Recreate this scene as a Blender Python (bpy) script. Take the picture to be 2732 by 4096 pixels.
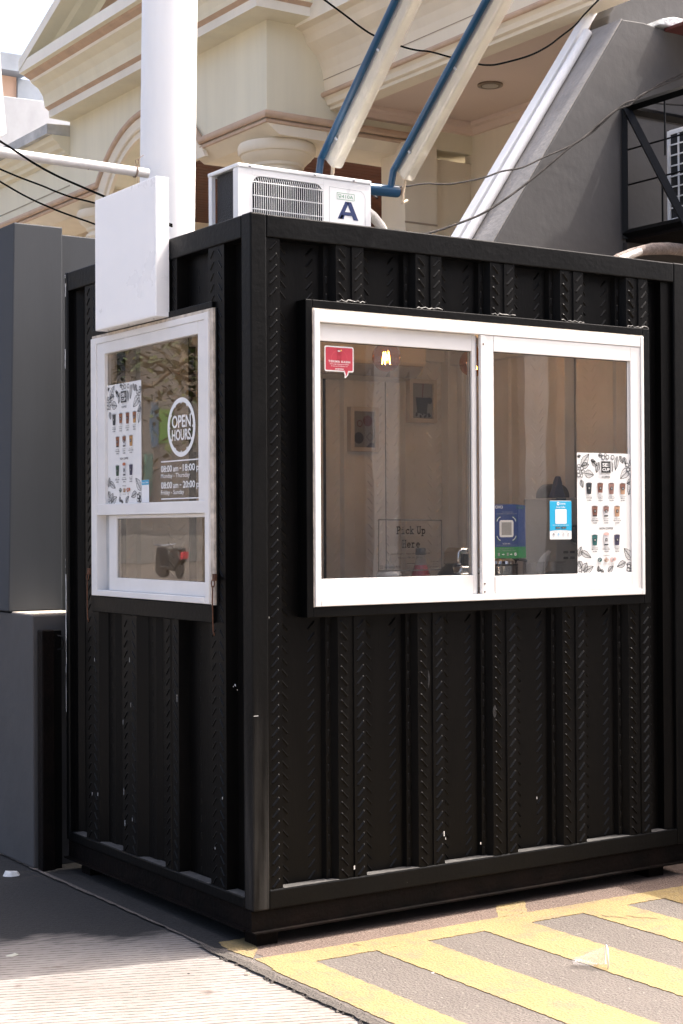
import bpy, bmesh, math, random
from mathutils import Vector, Matrix
R = math.radians
sc = bpy.context.scene
for o in list(bpy.data.objects): bpy.data.objects.remove(o, do_unlink=True)
COL = sc.collection

# ---------------------------------------------------------------- camera
cam_d = bpy.data.cameras.new('camera'); cam = bpy.data.objects.new('camera', cam_d); COL.objects.link(cam)
cam_d.sensor_fit = 'VERTICAL'; cam_d.sensor_height = 36; cam_d.lens = 56.17
cam_d.clip_start = .05; cam_d.clip_end = 2000
yaw, pit, rol = 0.985463, 0.0094827, -0.0054411
d = Vector((math.cos(yaw)*math.cos(pit), math.sin(yaw)*math.cos(pit), math.sin(pit)))
r = Vector((math.sin(yaw), -math.cos(yaw), 0)); u = r.cross(d)
r2 = r*math.cos(rol)+u*math.sin(rol); u2 = -r*math.sin(rol)+u*math.cos(rol)
M = Matrix((r2, u2, -d)).transposed().to_4x4(); M.translation = Vector((-2.98805, -5.1091, 1.53789))
cam.matrix_world = M
sc.camera = cam
# ---------------------------------------------------------------- light
SUN_EL = R(61); SUN_DIR = Vector((.98*math.cos(SUN_EL), -.2*math.cos(SUN_EL), math.sin(SUN_EL)))
w = bpy.data.worlds.new('World'); sc.world = w; w.use_nodes = True
nt = w.node_tree; bg = nt.nodes['Background']
sky = nt.nodes.new('ShaderNodeTexSky'); sky.sky_type = 'NISHITA'; sky.sun_disc = False
sky.sun_elevation = SUN_EL; sky.sun_rotation = math.atan2(SUN_DIR.x, SUN_DIR.y)
sky.dust_density = 9.0; sky.air_density = .75; sky.ozone_density = .6
nt.links.new(sky.outputs[0], bg.inputs[0]); bg.inputs[1].default_value = 0.15
sl = bpy.data.lights.new('sun', 'SUN'); sl.energy = 2.0; sl.angle = R(.5); sl.color = (1, .955, .89)
so = bpy.data.objects.new('sun', sl); COL.objects.link(so)
so.rotation_euler = SUN_DIR.to_track_quat('Z', 'Y').to_euler()
sc.view_settings.view_transform = 'Standard'; sc.view_settings.look = 'None'
sc.view_settings.exposure = 2.0; sc.view_settings.gamma = 1

# ---------------------------------------------------------------- materials
def mat(name, col, rough=.6, metal=0., var=.12, scale=6., bump=.0, bscale=60., var2=None, stretch=None, specks=None, spec=None, coat=0.):
    m = bpy.data.materials.new(name); m.use_nodes = True
    N = m.node_tree.nodes; L = m.node_tree.links; b = N['Principled BSDF']
    b.inputs['Roughness'].default_value = rough; b.inputs['Metallic'].default_value = metal
    if spec is not None: b.inputs['Specular IOR Level'].default_value = spec
    if coat: b.inputs['Coat Weight'].default_value = coat
    tc = N.new('ShaderNodeTexCoord'); src = tc.outputs['Object']
    if stretch:
        mp = N.new('ShaderNodeMapping'); mp.inputs['Scale'].default_value = stretch
        L.new(src, mp.inputs['Vector']); src2 = mp.outputs[0]
    else: src2 = src
    n = N.new('ShaderNodeTexNoise'); n.inputs['Scale'].default_value = scale; n.inputs['Detail'].default_value = 7; n.inputs['Roughness'].default_value = .6
    L.new(src2, n.inputs['Vector'])
    cr = N.new('ShaderNodeValToRGB'); e = cr.color_ramp.elements
    e[0].position = .32; e[1].position = .68
    c2 = var2 if var2 else tuple(min(1, c*(1+var)) for c in col)
    c1 = tuple(c*(1-var) for c in col) if not var2 else col
    e[0].color = (*c1, 1); e[1].color = (*c2, 1)
    L.new(n.outputs['Fac'], cr.inputs[0]); out = cr.outputs[0]
    if specks:   # (colour, threshold, scale)
        v = N.new('ShaderNodeTexNoise'); v.inputs['Scale'].default_value = specks[2]; v.inputs['Detail'].default_value = 3
        if len(specks) > 3:
            mp2 = N.new('ShaderNodeMapping'); mp2.inputs['Scale'].default_value = specks[3]; L.new(src, mp2.inputs['Vector']); L.new(mp2.outputs[0], v.inputs['Vector'])
        else: L.new(src, v.inputs['Vector'])
        r_ = N.new('ShaderNodeValToRGB'); r_.color_ramp.elements[0].position = specks[1]; r_.color_ramp.elements[1].position = specks[1]+.03
        L.new(v.outputs['Fac'], r_.inputs[0])
        mx = N.new('ShaderNodeMixRGB'); mx.inputs[2].default_value = (*specks[0], 1)
        L.new(r_.outputs[0], mx.inputs[0]); L.new(out, mx.inputs[1]); out = mx.outputs[0]
    L.new(out, b.inputs['Base Color'])
    # roughness breakup
    rr = N.new('ShaderNodeMapRange'); rr.inputs['To Min'].default_value = max(.02, rough-.08); rr.inputs['To Max'].default_value = min(1, rough+.1)
    L.new(n.outputs['Fac'], rr.inputs['Value']); L.new(rr.outputs[0], b.inputs['Roughness'])
    if bump:
        n2 = N.new('ShaderNodeTexNoise'); n2.inputs['Scale'].default_value = bscale; n2.inputs['Detail'].default_value = 6
        L.new(src2, n2.inputs['Vector'])
        bp = N.new('ShaderNodeBump'); bp.inputs['Strength'].default_value = min(1, bump); bp.inputs['Distance'].default_value = .01*bump
        L.new(n2.outputs['Fac'], bp.inputs['Height']); L.new(bp.outputs[0], b.inputs['Normal'])
    return m
def flat(name, col, rough=.5, emit=0):
    m = mat(name, col, rough, var=.03, scale=20)
    if emit:
        b = m.node_tree.nodes['Principled BSDF']; b.inputs['Emission Color'].default_value = (*col, 1); b.inputs['Emission Strength'].default_value = emit
    return m
def glass(name, tint=(.62, .61, .59), refl=1.45, rough=0.0, base=.0):
    m = bpy.data.materials.new(name); m.use_nodes = True
    N = m.node_tree.nodes; L = m.node_tree.links; N.remove(N['Principled BSDF']); out = N['Material Output']
    t = N.new('ShaderNodeBsdfTransparent'); t.inputs[0].default_value = (*tint, 1)
    g = N.new('ShaderNodeBsdfGlossy'); g.inputs['Roughness'].default_value = rough
    f = N.new('ShaderNodeFresnel'); f.inputs[0].default_value = refl
    ge = N.new('ShaderNodeNewGeometry'); ma = N.new('ShaderNodeMath'); ma.operation = 'MULTIPLY_ADD'   # same pane reflectance from both faces
    ma.inputs[1].default_value = 1/refl-refl; ma.inputs[2].default_value = refl; L.new(ge.outputs['Backfacing'], ma.inputs[0]); L.new(ma.outputs[0], f.inputs[0])
    n = N.new('ShaderNodeTexNoise'); n.inputs['Scale'].default_value = 1.6
    tc = N.new('ShaderNodeTexCoord'); L.new(tc.outputs['Object'], n.inputs['Vector'])
    bp = N.new('ShaderNodeBump'); bp.inputs['Strength'].default_value = .04; bp.inputs['Distance'].default_value = .02
    L.new(n.outputs['Fac'], bp.inputs['Height']); L.new(bp.outputs[0], g.inputs['Normal'])
    mx = N.new('ShaderNodeMixShader')
    if base:
        a = N.new('ShaderNodeMath'); a.operation = 'ADD'; a.inputs[1].default_value = base; L.new(f.outputs[0], a.inputs[0]); L.new(a.outputs[0], mx.inputs[0])
    else: L.new(f.outputs[0], mx.inputs[0])
    L.new(t.outputs[0], mx.inputs[1]); L.new(g.outputs[0], mx.inputs[2]); L.new(mx.outputs[0], out.inputs[0])
    return m

BLACK = mat('black_paint', (.0012, .0013, .0015), .40, spec=.15, var=.35, scale=3, bump=.35, bscale=45, specks=((.35, .34, .32), .775, 55, (1, 1, .6)))
BLACKP = mat('black_panel_paint', (.0008, .0008, .0010), .38, spec=.13, var2=(.0026, .0023, .0021), stretch=(5, 5, .7), scale=2.2, bump=.25, bscale=30, specks=((.3, .3, .28), .79, 60, (1, 1, .35)))
RUSTY = mat('black_steel_rust', (.0015, .0014, .0014), .6, spec=.08, var2=(.006, .0035, .0028), scale=9, bump=.6, bscale=50)
DUST = mat('dusty_ledge', (.06, .057, .054), .8, var=.4, scale=30, bump=.5)
WHITE = mat('white_frame_paint', (.69, .68, .665), .38, var=.05, scale=5, bump=.12, bscale=25, specks=((.45, .40, .34), .76, 40))
WHITEA = mat('white_aluminium', (.70, .72, .74), .3, var=.05, scale=5)
CAULK = mat('old_sealant', (.50, .44, .37), .8, var=.3, scale=25, bump=.6)
RUBBER = flat('dark_rubber', (.02, .02, .02), .6)
SIGNW = mat('sign_acrylic', (.86, .86, .86), .28, var=.02, scale=3)
CREAMIN = mat('cream_interior_paint', (.74, .755, .755), .55, var=.12, scale=3, bump=.15, specks=((.06, .045, .04), .77, 18, (1, 1, .3)))
GLASS = glass('window_glass', (.90, .89, .87), 1.52, base=.03)
GLASSL = glass('side_window_glass', (.78, .77, .74), 1.6, base=.07, rough=.012)
HOUSE = mat('cream_house_paint', (.74, .69, .53), .8, var=.06, scale=1.6, bump=.1, bscale=20, stretch=(2.2, 2.2, .22), specks=((.50, .44, .33), .76, 2.2, (2.5, 2.5, .35)))
HOUSEW = mat('pale_trim_paint', (.80, .76, .66), .75, var=.06, scale=2.5, stretch=(1, 1, .3))
PEACH = mat('peach_house_paint', (.76, .675, .53), .8, var=.05, scale=1.8, stretch=(2, 2, .35), specks=((.55, .45, .34), .78, 2.5, (2.5, 2.5, .4)))
BROWN = mat('pinkish_brown_trim', (.52, .37, .26), .7, var=.12, scale=6)
CEIL = mat('porch_ceiling_paint', (.66, .52, .43), .85, var=.04, scale=1)
WOOD = mat('dark_red_wood', (.10, .035, .02), .55, var=.3, scale=4, stretch=(8, .6, 1))
GREYW = mat('grey_wall_paint', (.066, .063, .062), .75, var=.13, scale=2.2, bump=.55, bscale=11, specks=((.2, .2, .2), .78, 30))
GREYD = mat('dark_grey_wall_paint', (.034, .038, .044), .7, var=.10, scale=2, bump=.15, bscale=18, stretch=(4, 4, .5))
GREYCAP = mat('grey_coping_plaster', (.24, .225, .21), .85, var=.15, scale=5, bump=.6, bscale=30)
CONC_WALL = mat('blue_grey_concrete', (.27, .30, .34), .85, var=.2, scale=1.3, bump=.3)
PINKW = mat('pink_plaster', (.60, .40, .29), .8, var=.08, scale=2)
POLEW = mat('white_pole_paint', (.80, .79, .77), .32, var=.04, scale=2, stretch=(3, 3, .3), bump=.1, bscale=10)
PIPEW = mat('weathered_white_pipe', (.72, .69, .66), .45, var=.1, scale=10, bump=.3, bscale=60, specks=((.25, .14, .08), .70, 35))
BLUE = mat('blue_paint', (.006, .055, .125), .3, var=.2, scale=8, bump=.2, specks=((.10, .035, .015), .74, 14))
RUST = mat('rust', (.09, .035, .015), .85, var=.5, scale=40, bump=1)
TUBEW = mat('lamp_cover_plastic', (.80, .76, .67), .25, var=.06, scale=6)
TUBEW.node_tree.nodes['Principled BSDF'].inputs['Alpha'].default_value = .55
LAMPB = mat('aged_lamp_plastic', (.66, .62, .50), .35, var=.1, scale=8)
GREYPL = mat('grey_plastic', (.42, .43, .44), .45, var=.1, scale=10)
ACW = mat('ac_white_enamel', (.76, .76, .75), .32, var=.04, scale=5)
ACIN = mat('ac_fins', (.012, .012, .013), .6, var=.5, scale=40, bump=.8, bscale=120)  # near-black colour puts the shade inside the units into fins and shroud
BLUEINK = flat('dark_blue_ink', (.005, .02, .10), .7)
GREENINK = flat('green_ink', (.05, .25, .12))
CABLE = mat('black_cable', (.002, .002, .002), .9, spec=.03)
CABLEG = mat('dusty_cable', (.05, .045, .042), .8, var=.5, scale=14, spec=.1)
FOAM = mat('brown_foam_wrap', (.22, .175, .15), .85, var=.35, scale=12, bump=1, bscale=50)
FOAMW = mat('white_tape_wrap', (.62, .58, .53), .6, var=.15, scale=12, bump=.8, bscale=60)
CORD = mat('cream_conduit', (.62, .50, .36), .6, var=.2, scale=20)
STEEL = mat('stainless_steel', (.55, .55, .55), .18, metal=1, var=.08, scale=3)
CHROME = flat('chrome', (.7, .7, .7), .1); CHROME.node_tree.nodes['Principled BSDF'].inputs['Metallic'].default_value = 1
BLKPL = flat('black_plastic', (.015, .015, .016), .35)
MACH = mat('grey_machine_enamel', (.34, .35, .34), .4, var=.05, scale=4)
LEVER = flat('navy_plastic', (.012, .025, .09), .35)
SYRUP = flat('red_syrup', (.35, .012, .02), .25)
CLEARP = glass('clear_plastic', (.86, .86, .86), 1.45, base=.06)
PAPER = mat('poster_paper', (.70, .70, .69), .35, var=.02, scale=4, bump=.12, bscale=9)
INK = flat('black_ink', (.012, .012, .013), .5)
GINK = flat('grey_ink', (.30, .30, .30), .5)
WVINYL = flat('white_vinyl', (.72, .73, .73), .5)
RED = flat('sticker_red', (.42, .035, .06), .4); DRED = flat('sticker_dark_red', (.20, .012, .025), .4)
LRED = flat('sticker_light_red', (.50, .07, .09), .4)
GOLD = flat('star_gold', (.75, .48, .12), .4)
DANA = flat('cyan_card', (.015, .33, .55), .35); NAVY = flat('navy_card', (.014, .045, .19), .35); GREENC = flat('green_card', (.02, .20, .06), .35)
DGREEN = flat('dark_green_print', (.02, .12, .09), .4); OFFW = flat('off_white_print', (.72, .73, .74), .4)
FRAMEW = mat('picture_frame_cream', (.58, .54, .48), .5, var=.06)
BULBG = glass('amber_bulb_glass', (.80, .50, .26), 1.5, base=.07)
FILA = flat('glowing_filament', (1, .55, .16), .5, emit=25)

def worn_black():
    m = mat('worn_black_paint', (.0014, .0015, .0017), .42, spec=.15, var=.35, scale=3, bump=.35, bscale=45)
    N = m.node_tree.nodes; L = m.node_tree.links; b = N['Principled BSDF']; old = b.inputs['Base Color'].links[0].from_socket
    tc = N.new('ShaderNodeTexCoord'); sp = N.new('ShaderNodeSeparateXYZ'); L.new(tc.outputs['Object'], sp.inputs[0])
    mr = N.new('ShaderNodeMapRange'); mr.inputs['From Min'].default_value = 1.1; mr.inputs['From Max'].default_value = .25; L.new(sp.outputs['Z'], mr.inputs['Value'])
    mp = N.new('ShaderNodeMapping'); mp.inputs['Scale'].default_value = (22, 22, 1.2); L.new(tc.outputs['Object'], mp.inputs['Vector'])
    n = N.new('ShaderNodeTexNoise'); n.inputs['Scale'].default_value = 1.4; n.inputs['Detail'].default_value = 7; L.new(mp.outputs[0], n.inputs['Vector'])
    r_ = N.new('ShaderNodeMapRange'); r_.inputs['From Min'].default_value = .38; r_.inputs['From Max'].default_value = .72; L.new(n.outputs['Fac'], r_.inputs['Value'])
    mu = N.new('ShaderNodeMath'); mu.operation = 'MULTIPLY'; L.new(mr.outputs[0], mu.inputs[0]); L.new(r_.outputs[0], mu.inputs[1])
    x = N.new('ShaderNodeMixRGB'); L.new(mu.outputs[0], x.inputs[0]); L.new(old, x.inputs[1]); x.inputs[2].default_value = (.034, .032, .030, 1); L.new(x.outputs[0], b.inputs['Base Color'])
    return m
WORN = worn_black()
def asphalt(name, col, spk=(.30, .28, .26), wear=None, bumpd=.006):
    m = bpy.data.materials.new(name); m.use_nodes = True
    N = m.node_tree.nodes; L = m.node_tree.links; b = N['Principled BSDF']; b.inputs['Roughness'].default_value = .88
    tc = N.new('ShaderNodeTexCoord'); o = tc.outputs['Object']
    def noise(s, det=5, rg=.6):
        n = N.new('ShaderNodeTexNoise'); n.inputs['Scale'].default_value = s; n.inputs['Detail'].default_value = det; n.inputs['Roughness'].default_value = rg; L.new(o, n.inputs['Vector']); return n
    def ramp(src, a, b_, c1, c2):
        r_ = N.new('ShaderNodeValToRGB'); r_.color_ramp.elements[0].position = a; r_.color_ramp.elements[1].position = b_
        r_.color_ramp.elements[0].color = (*c1, 1); r_.color_ramp.elements[1].color = (*c2, 1); L.new(src, r_.inputs[0]); return r_
    def mix(f, a, b_):
        x = N.new('ShaderNodeMixRGB'); L.new(f, x.inputs[0]); L.new(a, x.inputs[1])
        if isinstance(b_, tuple): x.inputs[2].default_value = (*b_, 1)
        else: L.new(b_, x.inputs[2])
        return x.outputs[0]
    big = noise(1.7); c = ramp(big.outputs['Fac'], .3, .7, tuple(x*.82 for x in col), tuple(x*1.18 for x in col)).outputs[0]
    fine = noise(150, 3, .8); c = mix(ramp(fine.outputs['Fac'], .42, .62, (0,)*3, (.55,)*3).outputs[0], c, tuple(x*1.5 for x in col))
    v = N.new('ShaderNodeTexVoronoi'); v.inputs['Scale'].default_value = 95; L.new(o, v.inputs['Vector'])
    c = mix(ramp(v.outputs['Distance'], .0, .16, (.7,)*3, (0,)*3).outputs[0], c, tuple(x*.45 for x in col))
    sp = noise(70, 2, .5); c = mix(ramp(sp.outputs['Fac'], .68, .72, (0,)*3, (1,)*3).outputs[0], c, spk)
    if wear:   # worn through to the base colour
        wn = noise(9, 8, .75); c = mix(ramp(wn.outputs['Fac'], .50, .62, (0,)*3, (.65,)*3).outputs[0], c, wear)
        wn2 = noise(60, 4, .7); c = mix(ramp(wn2.outputs['Fac'], .57, .64, (0,)*3, (.9,)*3).outputs[0], c, wear)
    L.new(c, b.inputs['Base Color'])
    ad = N.new('ShaderNodeMath'); ad.operation = 'ADD'; L.new(fine.outputs['Fac'], ad.inputs[0]); L.new(v.outputs['Distance'], ad.inputs[1])
    bp = N.new('ShaderNodeBump'); bp.inputs['Strength'].default_value = .8; bp.inputs['Distance'].default_value = bumpd; L.new(ad.outputs[0], bp.inputs['Height']); L.new(bp.outputs[0], b.inputs['Normal'])
    return m
ASPH = asphalt('asphalt', (.092, .078, .068), (.20, .18, .16))
ASPHR = asphalt('reddish_asphalt', (.105, .073, .058), (.18, .15, .13))
YELLOW = asphalt('yellow_road_paint', (.200, .146, .060), (.23, .18, .10), (.15, .112, .075), .004)
RUBBLE = asphalt('crumbled_asphalt', (.075, .064, .055), (.15, .13, .11), bumpd=.012)

def concrete():
    m = bpy.data.materials.new('grooved_concrete'); m.use_nodes = True
    N = m.node_tree.nodes; L = m.node_tree.links; b = N['Principled BSDF']; b.inputs['Roughness'].default_value = .85
    tc = N.new('ShaderNodeTexCoord'); o = tc.outputs['Object']
    # brushed grooves, running along direction (.95,-.38)
    mp = N.new('ShaderNodeMapping'); mp.inputs['Rotation'].default_value = (0, 0, R(22)); L.new(o, mp.inputs['Vector'])
    n0 = N.new('ShaderNodeTexNoise'); n0.inputs['Scale'].default_value = 3; n0.inputs['Detail'].default_value = 3; L.new(mp.outputs[0], n0.inputs['Vector'])
    sx = N.new('ShaderNodeSeparateXYZ'); L.new(mp.outputs[0], sx.inputs[0])
    m1 = N.new('ShaderNodeMath'); m1.operation = 'MULTIPLY_ADD'; m1.inputs[1].default_value = .035; L.new(n0.outputs['Fac'], m1.inputs[0]); L.new(sx.outputs['Y'], m1.inputs[2])
    m2 = N.new('ShaderNodeMath'); m2.operation = 'MULTIPLY'; m2.inputs[1].default_value = 2*math.pi/.031; L.new(m1.outputs[0], m2.inputs[0])
    m3 = N.new('ShaderNodeMath'); m3.operation = 'SINE'; L.new(m2.outputs[0], m3.inputs[0])
    gr = N.new('ShaderNodeValToRGB'); gr.color_ramp.elements[0].position = .70; gr.color_ramp.elements[1].position = .93
    L.new(m3.outputs[0], gr.inputs[0])
    # break the grooves up
    mpb = N.new('ShaderNodeMapping'); mpb.inputs['Rotation'].default_value = (0, 0, R(22)); mpb.inputs['Scale'].default_value = (.16, 1, 1); L.new(o, mpb.inputs['Vector'])
    nb = N.new('ShaderNodeTexNoise'); nb.inputs['Scale'].default_value = 38; nb.inputs['Detail'].default_value = 5; nb.inputs['Roughness'].default_value = .7; L.new(mpb.outputs[0], nb.inputs['Vector'])
    rb = N.new('ShaderNodeValToRGB'); rb.color_ramp.elements[0].position = .38; rb.color_ramp.elements[1].position = .56; L.new(nb.outputs['Fac'], rb.inputs[0])
    mu = N.new('ShaderNodeMath'); mu.operation = 'MULTIPLY'; L.new(gr.outputs[0], mu.inputs[0]); L.new(rb.outputs[0], mu.inputs[1])
    big = N.new('ShaderNodeTexNoise'); big.inputs['Scale'].default_value = 2.2; big.inputs['Detail'].default_value = 8; L.new(o, big.inputs['Vector'])
    cr = N.new('ShaderNodeValToRGB'); cr.color_ramp.elements[0].position = .3; cr.color_ramp.elements[1].position = .62
    cr.color_ramp.elements[0].color = (.165, .143, .127, 1); cr.color_ramp.elements[1].color = (.215, .197, .180, 1); L.new(big.outputs['Fac'], cr.inputs[0])
    mx = N.new('ShaderNodeMixRGB'); L.new(mu.outputs[0], mx.inputs[0]); L.new(cr.outputs[0], mx.inputs[1]); mx.inputs[2].default_value = (.035, .026, .02, 1)
    # stains and spots
    st = N.new('ShaderNodeTexNoise'); st.inputs['Scale'].default_value = 7; st.inputs['Detail'].default_value = 3; L.new(o, st.inputs['Vector'])
    sr = N.new('ShaderNodeValToRGB'); sr.color_ramp.elements[0].position = .68; sr.color_ramp.elements[1].position = .76; L.new(st.outputs['Fac'], sr.inputs[0])
    mx2 = N.new('ShaderNodeMixRGB'); L.new(sr.outputs[0], mx2.inputs[0]); L.new(mx.outputs[0], mx2.inputs[1]); mx2.inputs[2].default_value = (.10, .075, .064, 1)
    # darker ground beside the kiosk and the wall
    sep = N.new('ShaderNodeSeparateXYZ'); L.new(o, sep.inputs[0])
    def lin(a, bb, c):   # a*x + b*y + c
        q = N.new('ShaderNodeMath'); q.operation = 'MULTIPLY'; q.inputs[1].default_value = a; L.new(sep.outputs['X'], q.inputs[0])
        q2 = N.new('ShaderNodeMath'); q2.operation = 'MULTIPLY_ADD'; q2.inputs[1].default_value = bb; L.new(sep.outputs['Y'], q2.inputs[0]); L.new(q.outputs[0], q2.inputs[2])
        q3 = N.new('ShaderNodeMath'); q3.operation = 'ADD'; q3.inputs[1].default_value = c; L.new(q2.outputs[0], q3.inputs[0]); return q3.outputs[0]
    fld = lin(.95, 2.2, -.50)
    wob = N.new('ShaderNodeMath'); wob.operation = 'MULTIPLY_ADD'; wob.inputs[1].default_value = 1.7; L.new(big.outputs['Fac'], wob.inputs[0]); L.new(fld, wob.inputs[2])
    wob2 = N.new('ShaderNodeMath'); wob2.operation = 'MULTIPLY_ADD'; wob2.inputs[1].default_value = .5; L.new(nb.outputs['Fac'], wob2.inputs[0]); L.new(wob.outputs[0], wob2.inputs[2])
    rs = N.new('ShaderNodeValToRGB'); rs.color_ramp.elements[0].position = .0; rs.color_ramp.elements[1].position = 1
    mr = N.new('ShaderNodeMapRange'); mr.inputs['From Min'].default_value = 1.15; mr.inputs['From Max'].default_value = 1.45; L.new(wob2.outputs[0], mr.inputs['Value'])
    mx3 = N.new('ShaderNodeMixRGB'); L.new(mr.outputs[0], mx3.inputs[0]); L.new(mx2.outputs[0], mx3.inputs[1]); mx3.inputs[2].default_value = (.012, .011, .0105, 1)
    L.new(mx3.outputs[0], b.inputs['Base Color'])
    fine = N.new('ShaderNodeTexNoise'); fine.inputs['Scale'].default_value = 90; fine.inputs['Detail'].default_value = 5; L.new(o, fine.inputs['Vector'])
    hh = N.new('ShaderNodeMath'); hh.operation = 'MULTIPLY_ADD'; hh.inputs[1].default_value = -1.6; L.new(mu.outputs[0], hh.inputs[0]); L.new(fine.outputs['Fac'], hh.inputs[2])
    bp = N.new('ShaderNodeBump'); bp.inputs['Strength'].default_value = .7; bp.inputs['Distance'].default_value = .005; L.new(hh.outputs[0], bp.inputs['Height']); L.new(bp.outputs[0], b.inputs['Normal'])
    return m
CONC = concrete()

# ---------------------------------------------------------------- mesh helpers
class MB:
    def __init__(s): s.v = []; s.f = []; s.m = []; s.p = []
    def add(s, vs, fs, m=0):
        k = len(s.v); s.p.append((k, len(s.f))); s.v += [tuple(p) for p in vs]; s.f += [tuple(i+k for i in f) for f in fs]; s.m += [m]*len(fs); return s
    def each(s, name, mats, parent=None, **kw):
        # one object per piece that was added
        for i, (v0, f0) in enumerate(s.p):
            v1, f1 = s.p[i+1] if i+1 < len(s.p) else (len(s.v), len(s.f))
            q = MB(); q.v = s.v[v0:v1]; q.f = [tuple(k-v0 for k in f) for f in s.f[f0:f1]]; q.m = s.m[f0:f1]; q.build(name, mats, parent, **kw)
    def box(s, x0, x1, y0, y1, z0, z1, m=0):
        vs = [(x, y, z) for x in (x0, x1) for y in (y0, y1) for z in (z0, z1)]
        return s.add(vs, [(0, 1, 3, 2), (4, 6, 7, 5), (0, 4, 5, 1), (2, 3, 7, 6), (0, 2, 6, 4), (1, 5, 7, 3)], m)
    def prism(s, poly, ax, a, b, m=0):
        # poly: 2D points in the two other axes (in x,y,z order)
        def P(p, t): return {'x': (t, p[0], p[1]), 'y': (p[0], t, p[1]), 'z': (p[0], p[1], t)}[ax]
        n = len(poly); vs = [P(p, a) for p in poly]+[P(p, b) for p in poly]
        fs = [tuple(range(n))[::-1], tuple(range(n, 2*n))]+[(i, (i+1) % n, n+(i+1) % n, n+i) for i in range(n)]
        return s.add(vs, fs, m)
    def tube(s, path, r, seg=10, m=0, cap=True):
        path = [Vector(p) for p in path]; n = len(path); rs = r if isinstance(r, (list, tuple)) else [r]*n
        vs = []; prev = None
        for i, p in enumerate(path):
            t = (path[min(i+1, n-1)]-path[max(i-1, 0)]).normalized()
            if prev is None:
                a = Vector((0, 0, 1)) if abs(t.z) < .9 else Vector((1, 0, 0)); x = t.cross(a).normalized()
            else: x = (prev-t*prev.dot(t)).normalized()
            prev = x; y = t.cross(x)
            for k in range(seg):
                an = 2*math.pi*k/seg; vs.append(p+(x*math.cos(an)+y*math.sin(an))*rs[i])
        fs = [(i*seg+k, i*seg+(k+1) % seg, (i+1)*seg+(k+1) % seg, (i+1)*seg+k) for i in range(n-1) for k in range(seg)]
        if cap: fs += [tuple(range(seg))[::-1], tuple(range((n-1)*seg, n*seg))]
        return s.add(vs, fs, m)
    def lathe(s, prof, c, seg=32, m=0, ax=Vector((0, 0, 1))):
        # prof: (r, z) from bottom to top
        c = Vector(c); q = Vector((0, 0, 1)).rotation_difference(ax); vs = []
        for rr, z in prof:
            for k in range(seg):
                a = 2*math.pi*k/seg; vs.append(c+q @ Vector((rr*math.cos(a), rr*math.sin(a), z)))
        n = len(prof)
        fs = [(i*seg+k, i*seg+(k+1) % seg, (i+1)*seg+(k+1) % seg, (i+1)*seg+k) for i in range(n-1) for k in range(seg)]
        fs += [tuple(range(seg))[::-1], tuple(range((n-1)*seg, n*seg))]
        return s.add(vs, fs, m)
    def build(s, name, mats, parent=None, smooth=False, bevel=0, recalc=True):
        me = bpy.data.meshes.new(name); me.from_pydata(s.v, [], s.f)
        for mm in (mats if isinstance(mats, (list, tuple)) else [mats]): me.materials.append(mm)
        me.polygons.foreach_set('material_index', s.m)
        if recalc:
            bm = bmesh.new(); bm.from_mesh(me); bmesh.ops.recalc_face_normals(bm, faces=bm.faces); bm.to_mesh(me); bm.free()
        o = bpy.data.objects.new(name, me); COL.objects.link(o)
        if parent: o.parent = parent
        if smooth:
            for p in me.polygons: p.use_smooth = True
            if smooth != 'all': me.set_sharp_from_angle(angle=R(38))
        if bevel:
            b = o.modifiers.new('bevel', 'BEVEL'); b.width = bevel; b.segments = 2; b.limit_method = 'ANGLE'; b.angle_limit = R(50)
        return o
def tag(o, label, cat, group=None):
    o['label'] = label; o['category'] = cat
    if group: o['group'] = group
    return o
def struct(o): o['kind'] = 'structure'; return o
def thing(name, label, cat, loc=(0, 0, 0), group=None):
    o = bpy.data.objects.new(name, None); COL.objects.link(o); o.empty_display_size = .1
    o.location = loc; tag(o, label, cat, group); bpy.context.view_layer.update(); return o
def adopt(root):
    """children were modelled in world space: keep them there under the root"""
    inv = Matrix.Translation(root.location).inverted()
    for c in root.children: c.matrix_parent_inverse = inv
_tc = {}
def text_geo(body, align='CENTER', bold=0.0, space=1.0):
    k = (body, align, bold, space)
    if k in _tc: return _tc[k]
    cu = bpy.data.curves.new('t', 'FONT'); cu.body = body; cu.align_x = align; cu.offset = bold; cu.space_character = space; cu.resolution_u = 3
    o = bpy.data.objects.new('t', cu); COL.objects.link(o)
    dg = bpy.context.evaluated_depsgraph_get(); me = bpy.data.meshes.new_from_object(o.evaluated_get(dg))
    vs = [tuple(v.co) for v in me.vertices]; fs = [tuple(p.vertices) for p in me.polygons]
    bpy.data.objects.remove(o); bpy.data.curves.remove(cu); bpy.data.meshes.remove(me)
    _tc[k] = (vs, fs); return _tc[k]
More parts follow.
